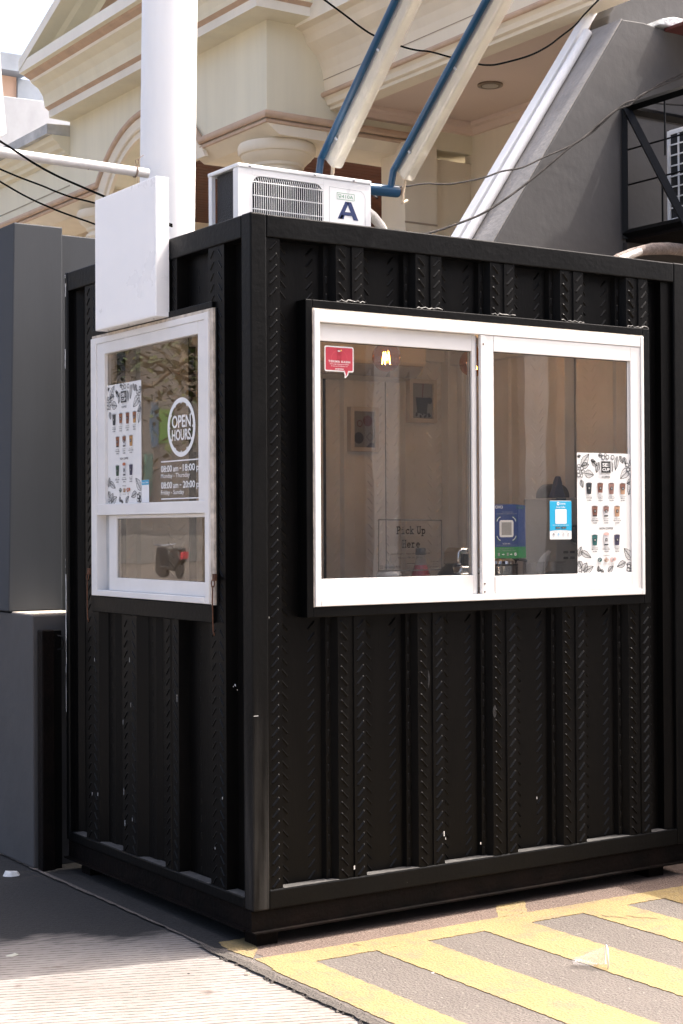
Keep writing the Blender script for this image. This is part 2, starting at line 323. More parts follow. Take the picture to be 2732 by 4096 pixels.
class Flat(MB):
    """flat print: local (u right, v up) on a plane; layers lie in front of each other"""
    def __init__(s, origin, U, V, N, step=.0006): super().__init__(); s.o = Vector(origin); s.U = Vector(U); s.V = Vector(V); s.N = Vector(N); s.step = step; s.clip = None
    def pt(s, p, l): return s.o+s.U*p[0]+s.V*p[1]+s.N*(l*s.step)
    def poly(s, pts, m=0, l=1): return s.add([s.pt(p, l) for p in pts], [tuple(range(len(pts)))], m)
    def rect(s, a, b, c, d_, m=0, l=1): return s.poly([(a, b), (c, b), (c, d_), (a, d_)], m, l)
    def rrect(s, a, b, c, d_, r_, m=0, l=1):
        pts = []
        for cx, cy, a0 in ((c-r_, b+r_, -90), (c-r_, d_-r_, 0), (a+r_, d_-r_, 90), (a+r_, b+r_, 180)):
            for k in range(5): t = R(a0+k*22.5); pts.append((cx+r_*math.cos(t), cy+r_*math.sin(t)))
        return s.poly(pts, m, l)
    def disc(s, cx, cy, r_, m=0, l=1, ry=None, n=20): return s.poly([(cx+r_*math.cos(2*math.pi*k/n), cy+(ry or r_)*math.sin(2*math.pi*k/n)) for k in range(n)], m, l)
    def ring(s, cx, cy, r0, r1, m=0, l=1, a0=0, a1=360, n=36, k=1.0):
        pts0 = []; pts1 = []
        for i in range(n+1):
            a = R(a0+(a1-a0)*i/n); pts0.append((cx+r0*math.cos(a)*k, cy+r0*math.sin(a))); pts1.append((cx+r1*math.cos(a)*k, cy+r1*math.sin(a)))
        for i in range(n): s.poly([pts0[i], pts0[i+1], pts1[i+1], pts1[i]], m, l)
    def line(s, pts, w_, m=0, l=1):
        ws = w_ if isinstance(w_, (list, tuple)) else [w_]*len(pts)
        for i in range(len(pts)-1):
            a, b = Vector(pts[i]), Vector(pts[i+1]); t = (b-a)
            if t.length < 1e-7: continue
            t.normalize(); n = Vector((-t.y, t.x)); ea = t*ws[i]*.3; eb = t*ws[i+1]*.3
            s.poly([a-ea-n*ws[i]/2, b+eb-n*ws[i+1]/2, b+eb+n*ws[i+1]/2, a-ea+n*ws[i]/2], m, l)
    def text(s, body, x, y, h, m=0, l=2, width=None, align='CENTER', bold=0.0, space=1.0):
        vs, fs = text_geo(body, align, bold, space)
        if not vs: return
        k = h/.73
        x0 = min(v[0] for v in vs); x1 = max(v[0] for v in vs); kx = k if width is None else width/(x1-x0)
        off = {'CENTER': -(x0+x1)/2, 'LEFT': -x0, 'RIGHT': -x1}[align]
        pts = [((v[0]+off)*kx+x, v[1]*k+y) for v in vs]
        if s.clip is not None: pts = [(min(p[0], s.clip), p[1]) for p in pts]
        s.add([s.pt(p, l) for p in pts], fs, m)

# ---------------------------------------------------------------- ground
G = -.02
def sheet(name, poly, z, m, thick=None):
    b = MB()
    if thick: b.prism(poly, 'z', z-thick, z)
    else: b.add([(x, y, z) for x, y in poly], [tuple(range(len(poly)))])
    o = b.build(name, m); return struct(o)
rng = random.Random(4)
sheet('ground', [(-400, -400), (400, -400), (400, 400), (-400, 400)], G-.03, mat('pale_paving', (.34, .30, .25), .85, var=.15, scale=.8))
sheet('concrete_driveway', [(-14, -16), (.0, -16), (.0, 26), (-14, 26)], G-.008, CONC)
sheet('street', [(-40, -30), (-14.002, -30), (-14.002, 60), (-40, 60)], G-.012, ASPH)
edge = []
y = -16.0
while y < 3:
    edge.append((-.118+rng.uniform(-.005, .005)+.003*math.sin(y*3.1), y)); y += .04 if y > -3 else .5
sheet('asphalt_forecourt', [(12, -16)]+[(12, 2.7), (-.10, 2.7)]+edge[::-1], G, ASPH)
# crumbled asphalt joint
b = MB()
for i, (ex, ey) in enumerate(edge):
    if ey < -3 or ey > .05: continue
    for k in range(7):
        cx = ex+rng.uniform(-.03, .018); cy = ey+rng.uniform(-.02, .02); s_ = rng.uniform(.003, .011)
        vs = [(cx+s_*rng.uniform(.6, 1.2)*math.cos(a), cy+s_*rng.uniform(.6, 1.2)*math.sin(a), G-.006) for a in (0, 1.2, 2.4, 3.7, 5)]+[(cx, cy, G-.004+s_*.75)]
        b.add(vs, [(0, 1, 5), (1, 2, 5), (2, 3, 5), (3, 4, 5), (4, 0, 5)])
o = b.build('asphalt_rubble', RUBBLE); o['kind'] = 'stuff'
jl = [(x-.020-rng.uniform(0, .008), y_) for x, y_ in edge if -3.2 < y_ < .2]; jr = [(x+.014+rng.uniform(0, .008), y_) for x, y_ in edge if -3.2 < y_ < .2]
sheet('asphalt_joint', jl+jr[::-1], G+.0006, RUBBLE)
# reddish strip along the kiosk
sheet('asphalt_patch', [(-.02, -.145), (2.6, -.17), (2.6, .6), (-.02, .6)], G+.0012, ASPHR)
sheet('dark_asphalt_strip', [(-.105, .10), (-.02, .03), (.05, .05), (.3, .3), (.3, 1.8), (-.10, 1.8)], G+.0018, mat('dark_asphalt', (.012, .0115, .0115), .7, var=.3, scale=12, bump=.6, bscale=60))  # near-black asphalt strip along the kiosk's left side
def marking(poly, jit=.0024, dz=.006):
    pts = []
    for i in range(len(poly)):
        a = Vector(poly[i]); c = Vector(poly[(i+1) % len(poly)]); n = max(1, int((c-a).length/.02)); t = (c-a).normalized()
        for k in range(n):
            p = a+(c-a)*k/n
            if k: p += Vector((-t.y, t.x))*rng.uniform(-jit, jit)*1.6
            pts.append((p.x, p.y))
    b = MB().prism(pts, 'z', G-.001, G+dz*.45); return struct(b.build('road_marking', YELLOW))
marking([(-.075, -.265), (2.9, -.282), (2.9, -.165), (2.043, -.160), (1.04, -.139), (.276, -.134), (-.064, -.116)])
for x0, x1, y1 in ((-.085, .10, -3), (.363, .600, -3), (.868, 1.10, -3), (1.372, 1.608, -3), (1.818, 2.05, -3), (2.29, 2.52, -3)):
    marking([(x0, -.267), (x0-.004, y1), (x1-.006, y1), (x1, -.267)], dz=.0065)
marking([(1.043, -.140), (1.190, -.142), (1.31, .02), (1.16, .02)], dz=.0065)
marking([(-.083, .045), (-.066, -.108), (.020, .006), (.075, .16), (-.06, .16)], dz=.0065)
# hairline cracks in the paint near the right
b = MB()
for base in ((1.47, -.42), (.33, -.16), (1.40, -.35)):
    p = Vector((base[0], base[1])); pts = [p]
    for k in range(9): p = p+Vector((rng.uniform(-.004, .016), rng.uniform(-.022, .006))); pts.append(p)
    for i in range(len(pts)-1):
        b.add([(pts[i].x, pts[i].y, G+.0042), (pts[i].x+.005, pts[i].y+.003, G+.0042), (pts[i+1].x+.004, pts[i+1].y+.003, G+.0042), (pts[i+1].x, pts[i+1].y, G+.0042)], [(0, 1, 2, 3)])
struct(b.build('pavement_crack', flat('crack_dark', (.03, .025, .02), .9)))

# ---------------------------------------------------------------- kiosk (container)
LX, LY, ZB, ZT = 2.26, 1.69, .118, 2.71
K = thing('container_kiosk', 'black corrugated steel container kiosk with two white framed windows beside the yellow stripes', 'kiosk', (0, 0, 0))
# frame
def post(x0, x1, y0, y1, name='corner_post', m=BLACK): MB().box(x0, x1, y0, y1, ZB, ZT).build(name, m, K, bevel=.006)
post(0, .070, 0, .070, m=WORN); post(2.182, LX, 0, .08); post(0, .06, 1.655, LY); post(2.19, LX, 1.62, LY)
def beam(name, *a): MB().box(*a).build(name, BLACK, K, bevel=.005)
beam('top_beam', .070, 2.182, .0, .085, 2.622, ZT-.002); beam('top_beam', 0, .085, .070, 1.655, 2.622, ZT-.002)
beam('top_beam', .06, 2.19, 1.62, LY, 2.622, ZT-.002); beam('top_beam', 2.18, LX, .08, 1.62, 2.622, ZT-.002)
beam('bottom_beam', .070, 2.182, .0, .09, ZB, .190); beam('bottom_beam', 0, .09, .070, 1.655, ZB, .160)
beam('bottom_beam', .06, 2.19, 1.62, LY, ZB, .190); beam('bottom_beam', 2.18, LX, .08, 1.62, ZB, .190)
MB().box(.085, 2.18, .085, 1.62, 2.64, 2.655).build('roof', BLACKP, K)
MB().box(.09, 2.18, .09, 1.62, .15, .18).build('floor', RUSTY, K)
# skid: channel with a thin flange
b = MB(); b.box(-.002, LX-.02, .012, .03, .042, ZB-.001); b.box(-.002, LX-.02, -.012, .06, .036, .042)
b.box(.012, .03, .0301, LY, .042, ZB-.001); b.box(-.012, .06, .0601, LY, .036, .042)
b.box(2.20, 2.24, .0601, LY, .036, ZB-.001); b.box(.0301, 2.24, 1.66, LY-.005, .042, ZB-.001)
b.build('skid', RUSTY, K)
for x0, y0 in ((.03, .03), (2.05, .05), (.03, 1.5), (2.05, 1.5), (1.1, .3)): MB().box(x0, x0+.09, y0, y0+.09, G, .036).build('foot', RUSTY, K)

def clip(prof, a, b_):
    out = []
    for i in range(len(prof)-1):
        (u0, d0), (u1, d1) = prof[i], prof[i+1]
        if u1 < a or u0 > b_: continue
        def at(u_): return d0 if u1 == u0 else d0+(d1-d0)*(u_-u0)/(u1-u0)
        s0, s1 = max(u0, a), min(u1, b_)
        for q in ((s0, at(s0) if u1 > u0 else d0), (s1, at(s1) if u1 > u0 else d1)):
            if not out or abs(out[-1][0]-q[0])+abs(out[-1][1]-q[1]) > 1e-6: out.append(q)
    return out
def panel(name, Mp, prof, regions, cols, material, parent, want=(0, -1, 0), z_off=0, pitch=.0433, h=.0056):
    """corrugated sheet: prof = (u, depth); regions = (u0,u1,z0,z1); cols = (u, depth, kind)"""
    b = MB()
    for u0, u1, z0, z1 in regions:
        pr = clip(prof, u0, u1); zs = [z0, z1]; vs = [Mp(u_, d_, z) for z in zs for u_, d_ in pr]; n = len(pr)
        b.add(vs, [(i, i+1, n+i+1, n+i) for i in range(n-1)])
        for (uc, dc, kind) in cols:
            if not (u0+.012 < uc < u1-.012): continue
            z = z0+.02+z_off
            k = 0
            while z < z1-.02:
                hh = h*(.7 if kind in 'FfD' else 1)
                if kind in '/\\Ff':
                    s_ = 1 if kind in '/F' else -1; a = Vector((-.0148*s_, -.0155)); c = Vector((.0148*s_, .0155)); wd = .0052
                else: a = Vector((0, -.015)); c = Vector((0, .015)); wd = .005
                t = (c-a).normalized(); nn = Vector((-t.y, t.x))*wd; e = t*wd
                base = [a-e*.4-nn*.6, a-e*.4+nn*.6, a+e, c-e, c+e*.4+nn*.6, c+e*.4-nn*.6]
                ring_ = [a-nn, a-e*.5, a+nn, c+nn, c+e*.5, c-nn]
                top = [a+e*.9, c-e*.9]
                V_ = [Mp(uc+p.x, dc+.0003, z+p.y) for p in ring_]+[Mp(uc+p.x, dc-hh, z+p.y) for p in top]
                b.add(V_, [(1, 2, 6), (0, 1, 6), (2, 3, 7, 6), (3, 4, 7), (4, 5, 7), (5, 0, 6, 7)])
                z += pitch*(1.55 if kind == 'D' else 1)
                k += 1
    o = b.build(name, material, parent, recalc=False)
    me = o.data
    bm = bmesh.new(); bm.from_mesh(me); bmesh.ops.remove_doubles(bm, verts=bm.verts, dist=1e-5); bmesh.ops.recalc_face_normals(bm, faces=bm.faces)
    W_ = Vector(want); flip = [f for f in bm.faces if f.normal.dot(W_) < -.02]
    bmesh.ops.reverse_faces(bm, faces=flip); bm.to_mesh(me); bm.free()
    return o
D = .055; RB = .007
def mkprof(u0, u1, first_rib, ribs, rev=False):
    p = [(u0, RB if first_rib else D)]
    return p
front = [(.070, RB), (.132, RB), (.134, D), (.335, D), (.345, .036), (.368, .036)]
fc = [(.102, RB, '/'), (.165, D, 'F'), (.165+.0, D, 'F')]
fc = [(.102, RB, '/'), (.170, D, 'f'), (.290, D, 'F'), (.357, .036, 'D')]
for k in range(5):
    x = .383+.379*k
    front += [(x, RB), (x+.050, RB), (x+.053, RB+.006), (x+.072, RB+.006), (x+.075, RB), (x+.129, RB), (x+.131, D)]
    fc += [(x+.028, RB, '\\'), (x+.103, RB, '/')]
    if k < 4:
        front += [(x+.333, D), (x+.341, .036), (x+.365, .036)]
        fc += [(x+.170, D, 'f'), (x+.288, D, 'F'), (x+.353, .036, 'D')]
    else:
        front += [(2.118, D), (2.120, .02), (2.182, .02)]; fc += [(2.063, D, 'F')]
FM = lambda u_, d_, z: (u_, d_, z)
panel('front_panel', FM, front, [(.07, 2.182, .19, 1.196), (.07, 2.182, 2.40, 2.622), (.07, .234, 1.196, 2.40), (2.02, 2.182, 1.196, 2.40)], fc, BLACKP, K)
left = [(.07, D), (.205, D), (.212, RB), (.336, RB), (.343, D), (.59, D), (.597, RB), (.655, RB), (.66, RB+.006), (.668, RB+.006), (.672, RB), (.719, RB), (.722, D), (.83, D), (.86, .04), (.93, .04), (.976, RB), (1.035, RB), (1.112, RB), (1.118, D), (1.22, D), (1.25, .04), (1.32, .04), (1.348, RB), (1.482, RB), (1.486, D), (1.60, D), (1.62, .03), (1.655, .03)]
lc = [(.125, D, 'D'), (.245, RB, '/'), (.305, RB, '\\'), (.405, D, 'f'), (.50, D, 'D'), (.625, RB, 'F'), (.69, RB, '\\'), (.80, D, 'f'), (.89, .04, 'D'), (1.005, RB, 'F'), (1.08, RB, '\\'), (1.285, .04, 'D'), (1.385, RB, 'F'), (1.445, RB, '\\')]
LM = lambda u_, d_, z: (d_, u_, z)
panel('side_panel', LM, left, [(.07, 1.655, .16, 1.17), (.07, 1.655, 2.40, 2.622), (.07, .30, 1.17, 2.40), (1.37, 1.655, 1.17, 2.40)], lc, BLACKP, K, want=(-1, 0, 0), h=.0030)
# back and right walls, plain corrugation
def simple(n, span):
    p = []; x = .06
    while x < span-.2: p += [(x, D), (x+.22, D), (x+.225, RB), (x+.345, RB)]; x += .37
    p += [(x, D), (span-.06, D)]; return p
panel('back_panel', lambda u_, d_, z: (u_, LY-d_, z), simple(6, LX), [(.06, LX-.07, .19, 2.622)], [], BLACKP, K)
panel('end_panel', lambda u_, d_, z: (LX-d_, u_, z), simple(4, LY), [(.08, 1.62, .19, 2.622)], [], BLACKP, K)
b = MB()
for k in range(5):
    x = .383+.379*k; pts = [(x+.129*i/12, .002+rng.uniform(-.002, .003), 2.4035+rng.uniform(0, .009)) for i in range(13)]; b.tube(pts, [rng.uniform(.002, .0045) for _ in pts], 6)
SM = mat('pale_smudge', (.012, .013, .015), .5, var=.5, scale=30)
c_ = MB()
for x, z, h_ in ((.815, .93, .075), (1.150, .78, .05)): c_.add([(x+.010*math.sin(R(a)), .0125 if x < 1 else .006, z+h_*math.cos(R(a))*.5) for a in range(0, 360, 30)], [tuple(range(12))])
c_.each('smudge', SM, K, recalc=False)
b.each('weld_bead', mat('weld_bead_paint', (.05, .046, .042), .5, var=.5, scale=60), K)
# white chips and streaks on the black paint
CHIP = mat('bare_primer', (.55, .54, .52), .7, var=.25, scale=60)
b = MB()
def chip(pts): b.add(pts, [tuple(range(len(pts)))])
def yz(y0, y1, z0, z1, n=5, x=-.0012):
    L_ = [(x, y0+rng.uniform(0, .004), z0+(z1-z0)*i/n) for i in range(n+1)]; R_ = [(x, y1-rng.uniform(0, .006), z0+(z1-z0)*i/n) for i in range(n+1)]; chip(L_+R_[::-1])
yz(1.668, 1.682, 2.60, 2.66); yz(1.672, 1.684, 2.685, 2.70, 2); yz(1.674, 1.688, 2.27, 2.36); yz(1.676, 1.689, .92, 1.33, 14); yz(1.680, 1.689, .70, .92, 8); yz(1.683, 1.689, 1.36, 1.40, 2)
for (x, z, s_) in ((.135, .94, .01), (.150, .935, .006), (.12, .925, .005)): chip([(RB-.001, x+.0, z), (RB-.001, x+s_, z+.003), (RB-.001, x+s_*.8, z+s_), (RB-.001, x+s_*.2, z+s_*.7)])
for (yy, z0, z1, w_) in ((1.39, .95, .965, .003), (1.105, .70, .72, .002), (1.10, .40, .43, .002), (1.36, .36, .375, .004), (1.42, .355, .368, .003), (1.04, .97, .99, .003), (1.03, .78, .80, .002), (.61, .84, .87, .002), (.24, .50, .51, .004), (1.09, .27, .30, .003), (1.02, .30, .315, .0025), (.30, .30, .31, .004)):
    chip([(RB-.0012, yy, z0), (RB-.0012, yy+w_, z0), (RB-.0012, yy+w_, z1), (RB-.0012, yy, z1)])
for (xx, z0, z1, w_) in ((.884, .30, .32, .005), (.892, .285, .295, .003), (.45, .22, .235, .006), (1.07, .245, .255, .004), (.0035, .84, .842, .02), (1.37, .40, .41, .003)):
    chip([(xx, -.0012, z0), (xx+w_, -.0012, z0), (xx+w_, -.0012, z1), (xx, -.0012, z1)] if xx < .01 else [(xx, RB-.0016, z0), (xx+w_, RB-.0016, z0), (xx+w_, RB-.0016, z1), (xx, RB-.0016, z1)])
b.each('paint_chip', CHIP, K, recalc=False)
# dust on the inner lips of the bottom beams
b = MB()
for x0, x1 in ((.134, .381), (.514, .760), (.893, 1.139), (1.272, 1.518), (1.651, 1.897), (2.03, 2.118)): b.box(x0, x1, .0015, .05, .190, .1912)
b.each('dust', DUST, K)
b = MB()
for x0, x1 in ((.07, .205), (.345, .59), (.722, .95), (1.118, 1.34), (1.486, 1.61)): b.box(.002, .05, x0, x1, .160, .1615)
b.each('dust', DUST, K)
# interior lining
inn = [(.09, .0), (2.17, .0)]
def inprof(a, b_):
    p = []; x = a
    while x < b_-.13: p += [(x, 0), (x+.13, 0), (x+.137, .035), (x+.25, .035), (x+.257, 0)]; x += .38
    p += [(x, 0), (b_, 0)]; return p
ip = inprof(.09, 2.2); cols = []
x = .09
while x < 2.1: cols += [(x+.035, 0, '\\'), (x+.095, 0, '/'), (x+.16, .035, 'f'), (x+.225, .035, 'F'), (x+.32, 0, 'D')]; x += .38
cols = [c for c in cols if c[0] < 2.15]
panel('inner_wall', lambda u_, d_, z: (u_, 1.615+d_*.9, z), ip, [(.09, 2.165, .18, 2.62)], cols, CREAMIN, K)
ip2 = inprof(.12, 1.6); cols2 = [c for c in cols if .13 < c[0] < 1.6]
panel('inner_wall', lambda u_, d_, z: (2.165+d_*.4, u_, z), ip2, [(.10, 1.61, .18, 2.62)], cols2, CREAMIN, K, want=(-1, 0, 0))
MB().box(.09, 2.165, .09, 1.61, 2.60, 2.615).build('inner_ceiling', CREAMIN, K)
b = MB(); b.box(.0901, 2.16, .0865, .092, 2.405, 2.598); b.box(.0901, .232, .0865, .092, .181, 2.404); b.box(2.025, 2.16, .0865, .092, .181, 2.404); b.box(.2321, 2.0249, .0865, .092, .181, 1.195); b.build('inner_wall', CREAMIN, K)
b = MB(); b.box(.0865, .0895, .093, 1.61, 2.405, 2.598); b.box(.0865, .0895, .093, .298, .181, 2.404); b.box(.0865, .0895, 1.372, 1.61, .181, 2.404); b.box(.0865, .0895, .2981, 1.3719, .181, 1.168); b.build('inner_wall', CREAMIN, K)
b = MB(); b.box(2.10, 2.163, 1.55, 1.612, .181, 2.598); b.box(2.10, 2.163, .64, .70, .181, 2.598); b.box(2.11, 2.162, .7001, 1.5499, 2.38, 2.44)
b.box(.6, 2.0999, 1.575, 1.613, 2.40, 2.46); b.each('inner_post', CREAMIN, K, bevel=.004)
# door frame on the back right
# --- front window surround
b = MB(); b.box(.234, .2635, -.010, .0865, 1.196, 2.402); b.box(1.980, 2.020, -.010, .0865, 1.196, 2.402); b.box(.2636, 1.9799, -.010, .0865, 2.370, 2.402); b.box(.2636, 1.9799, -.010, .0865, 1.196, 1.2355)
b.build('window_surround', BLACK, K, bevel=.003)
b = MB(); b.box(.2636, .2675, -.012, .03, 1.2356, 2.3695); b.box(.2676, 1.9799, -.0115, .03, 2.3655, 2.3697); b.build('sealant', CAULK, K)
W1 = MB()
W1.box(.268, .294, -.018, .085, 1.2365, 2.365); W1.box(1.961, 1.979, -.018, .085, 1.2365, 2.365)
W1.box(.2941, 1.9609, -.0165, .085, 2.318, 2.3645); W1.box(.2941, 1.9609, -.0185, .085, 1.237, 1.262)
W1 = W1.build('window_frame', WHITE, K, bevel=.0025)
W1['label'] = 'wide white sliding window frame on the long side'
S1 = MB(); S1.box(.2942, .303, .006, .030, 1.263, 2.317); S1.box(1.041, 1.0605, .004, .030, 1.263, 2.317); S1.box(.3031, 1.0409, .005, .030, 2.250, 2.3165); S1.box(.3031, 1.0409, .003, .030, 1.263, 1.340)
S1 = S1.build('sash', WHITE, W1, bevel=.002)
b = MB(); b.box(1.0606, 1.0715, .012, .060, 1.263, 2.317); b.build('rail_track', GREYPL, W1)
S2 = MB(); S2.box(1.0720, 1.098, -.0150, .002, 1.263, 2.3175); S2.box(1.0981, 1.140, -.0130, .002, 1.263, 2.3172); S2.box(1.902, 1.9605, -.0135, .002, 1.263, 2.3170); S2.box(1.1401, 1.9019, -.0140, .002, 2.253, 2.3165); S2.box(1.1401, 1.9019, -.0145, .002, 1.2635, 1.3345)
S2.box(1.888, 1.9019, -.004, .002, 1.335, 2.2525)
S2 = S2.build('sash', WHITE, W1, bevel=.002)
MB().box(.3032, 1.0408, .016, .020, 1.3402, 2.2498).build('window_pane', GLASS, W1)
MB().box(1.1402, 1.8879, -.006, -.002, 1.3347, 2.2528).build('window_pane', GLASS, W1)
def gasket(x0, x1, z0, z1, y):
    b = MB(); t = .0028; b.box(x0, x0+t, y-.001, y, z0, z1); b.box(x1-t, x1, y-.001, y, z0, z1); b.box(x0+t, x1-t, y-.001, y, z0, z0+t); b.box(x0+t, x1-t, y-.001, y, z1-t, z1); b.build('gasket', RUBBER, W1)
gasket(.3033, 1.0407, 1.3403, 2.2497, .0155); gasket(1.1403, 1.8878, 1.3348, 2.2527, -.0062)
b = MB()
for z in (2.28, 1.305, 1.272): b.lathe([(.0035, 0), (.0035, .0015), (.001, .002)], (1.085, -.0152, z), 10, ax=Vector((0, -1, 0)))
b.each('screw', RUST, W1, smooth=True)
# --- side window surround and frame
b = MB(); b.box(-.006, .0865, .285, 1.385, 2.385, 2.412); b.box(-.008, .0865, .29, 1.385, 1.172, 1.2405); b.box(.0, .0865, 1.375, 1.392, 1.2406, 2.3849); b.box(.0, .0865, .262, .2725, 1.2406, 2.3849)
b.build('window_surround', BLACK, K, bevel=.003)
b = MB(); b.box(-.008, .01, .2726, .2990, 1.2410, 2.3846); b.box(-.009, .01, .2991, 1.372, 2.3725, 2.3846); b.build('sealant', CAULK, K)
W2 = MB(); W2.box(-.017, .085, .300, .333, 1.2440, 2.372); W2.box(-.017, .085, 1.316, 1.371, 1.2440, 2.372)
W2.box(-.0155, .085, .3331, 1.3159, 2.345, 2.3715); W2.box(-.0185, .085, .3331, 1.3159, 1.2445, 1.2695)
W2 = W2.build('window_frame', WHITE, K, bevel=.0025); W2['label'] = 'tall white window frame on the short side'
S = MB(); S.box(-.012, .02, .3332, .390, 1.596, 2.3448); S.box(-.012, .02, 1.240, 1.3158, 1.596, 2.3448); S.box(-.013, .02, .3901, 1.2399, 2.2955, 2.3446); S.box(-.0145, .02, .3332, 1.3158, 1.5955, 1.6440)
S.build('sash', WHITE, W2, bevel=.002)
S = MB(); S.box(.006, .03, 1.165, 1.238, 1.270, 1.5948); S.box(.004, .03, .3334, 1.1649, 1.270, 1.3255); S.box(.007, .03, .3334, 1.1649, 1.580, 1.5949)
S.build('sash', WHITE, W2, bevel=.002)
MB().box(.03, .04, 1.2381, 1.3158, 1.270, 1.5948).build('rail_track', GREYPL, W2)
MB().box(.004, .008, .3902, 1.2398, 1.6442, 2.2953).build('window_pane', GLASSL, W2)
MB().box(.014, .018, .3334, 1.1648, 1.3257, 1.5798).build('window_pane', GLASSL, W2)
adopt(K)

# ---------------------------------------------------------------- prints
def leaf(P, x, y, ang, ln, wd, m=1, l=2, veins=9, w_=.0021):
    a = R(ang); c, s_ = math.cos(a), math.sin(a)
    def T(t, o_): return (x+(t*c-o_*s_)*ln, y+(t*s_+o_*c)*ln)
    k = wd/ln; n = 10
    for sg in (1, -1):
        pts = [T(t/n, sg*k*math.sin(math.pi*(t/n)**.8)*(1+.10*math.sin(t*2.6))) for t in range(n+1)]
        P.line(pts, w_, m, l)
        for v in range(1, veins):
            t0 = v/veins; t1 = min(1, t0+.16); o1 = sg*k*math.sin(math.pi*t1**.8)*.93
            P.line([T(t0, 0), T((t0+t1)/2+.01, o1*.45), T(t1, o1)], [w_*.8, w_*.55, w_*.25], m, l)
    P.line([T(0, 0), T(.5, .02), T(1, 0)], w_*.9, m, l)
def berry(P, x, y, r_, m=1, l=2):
    P.disc(x, y, r_, 0, l+1, n=14); P.ring(x, y, r_*.80, r_*1.12, m, l+2, n=14)
    for k in range(4): P.line([(x-r_*.6+k*r_*.22, y-r_*.3), (x-r_*.5+k*r_*.22, y-r_*.62)], .0005, m, l+2)
CUPM = []
def cup(P, x, y, w_, h_, body, mats, top=None, base=None, l=4):
    P.poly([(x-w_*.36, y), (x+w_*.36, y), (x+w_*.5, y+h_), (x-w_*.5, y+h_)], body, l)
    P.rect(x-w_*.56, y+h_, x+w_*.56, y+h_*1.05, 5, l)
    P.disc(x, y+h_*1.04, w_*.34, 5, l, ry=h_*.07)
    if top is not None: P.poly([(x-w_*.43, y+h_*.5), (x+w_*.43, y+h_*.5), (x+w_*.49, y+h_*.98), (x-w_*.49, y+h_*.98)], top, l+1)
    if base is not None: P.rect(x-w_*.35, y, x+w_*.35, y+h_*.12, base, l+1)
    P.rect(x-w_*.20, y+h_*.38, x+w_*.20, y+h_*.68, 1, l+2)
    P.rect(x-w_*.12, y+h_*.56, x+w_*.12, y+h_*.59, 0, l+3); P.rect(x-w_*.12, y+h_*.47, x+w_*.12, y+h_*.50, 0, l+3)
BR1, BR2, BR3 = flat('print_mocha', (.16, .07, .05)), flat('print_chocolate', (.22, .12, .10)), flat('print_latte', (.40, .24, .15))
BR1L, BR2L, BR3L = flat('print_amber', (.25, .09, .035)), flat('print_cocoa', (.20, .07, .03)), flat('print_caramel', (.42, .22, .07))
TEAL = flat('print_teal', (.02, .10, .10)); GRN = flat('print_matcha', (.02, .06, .03)); PURP = flat('print_taro', (.04, .035, .07)); COAL = flat('print_coal', (.014, .018, .024)); LIP = flat('print_lip', (.55, .55, .56)); PINK = flat('print_pink', (.62, .38, .34)); ORNG = flat('print_orange', (.45, .14, .06))
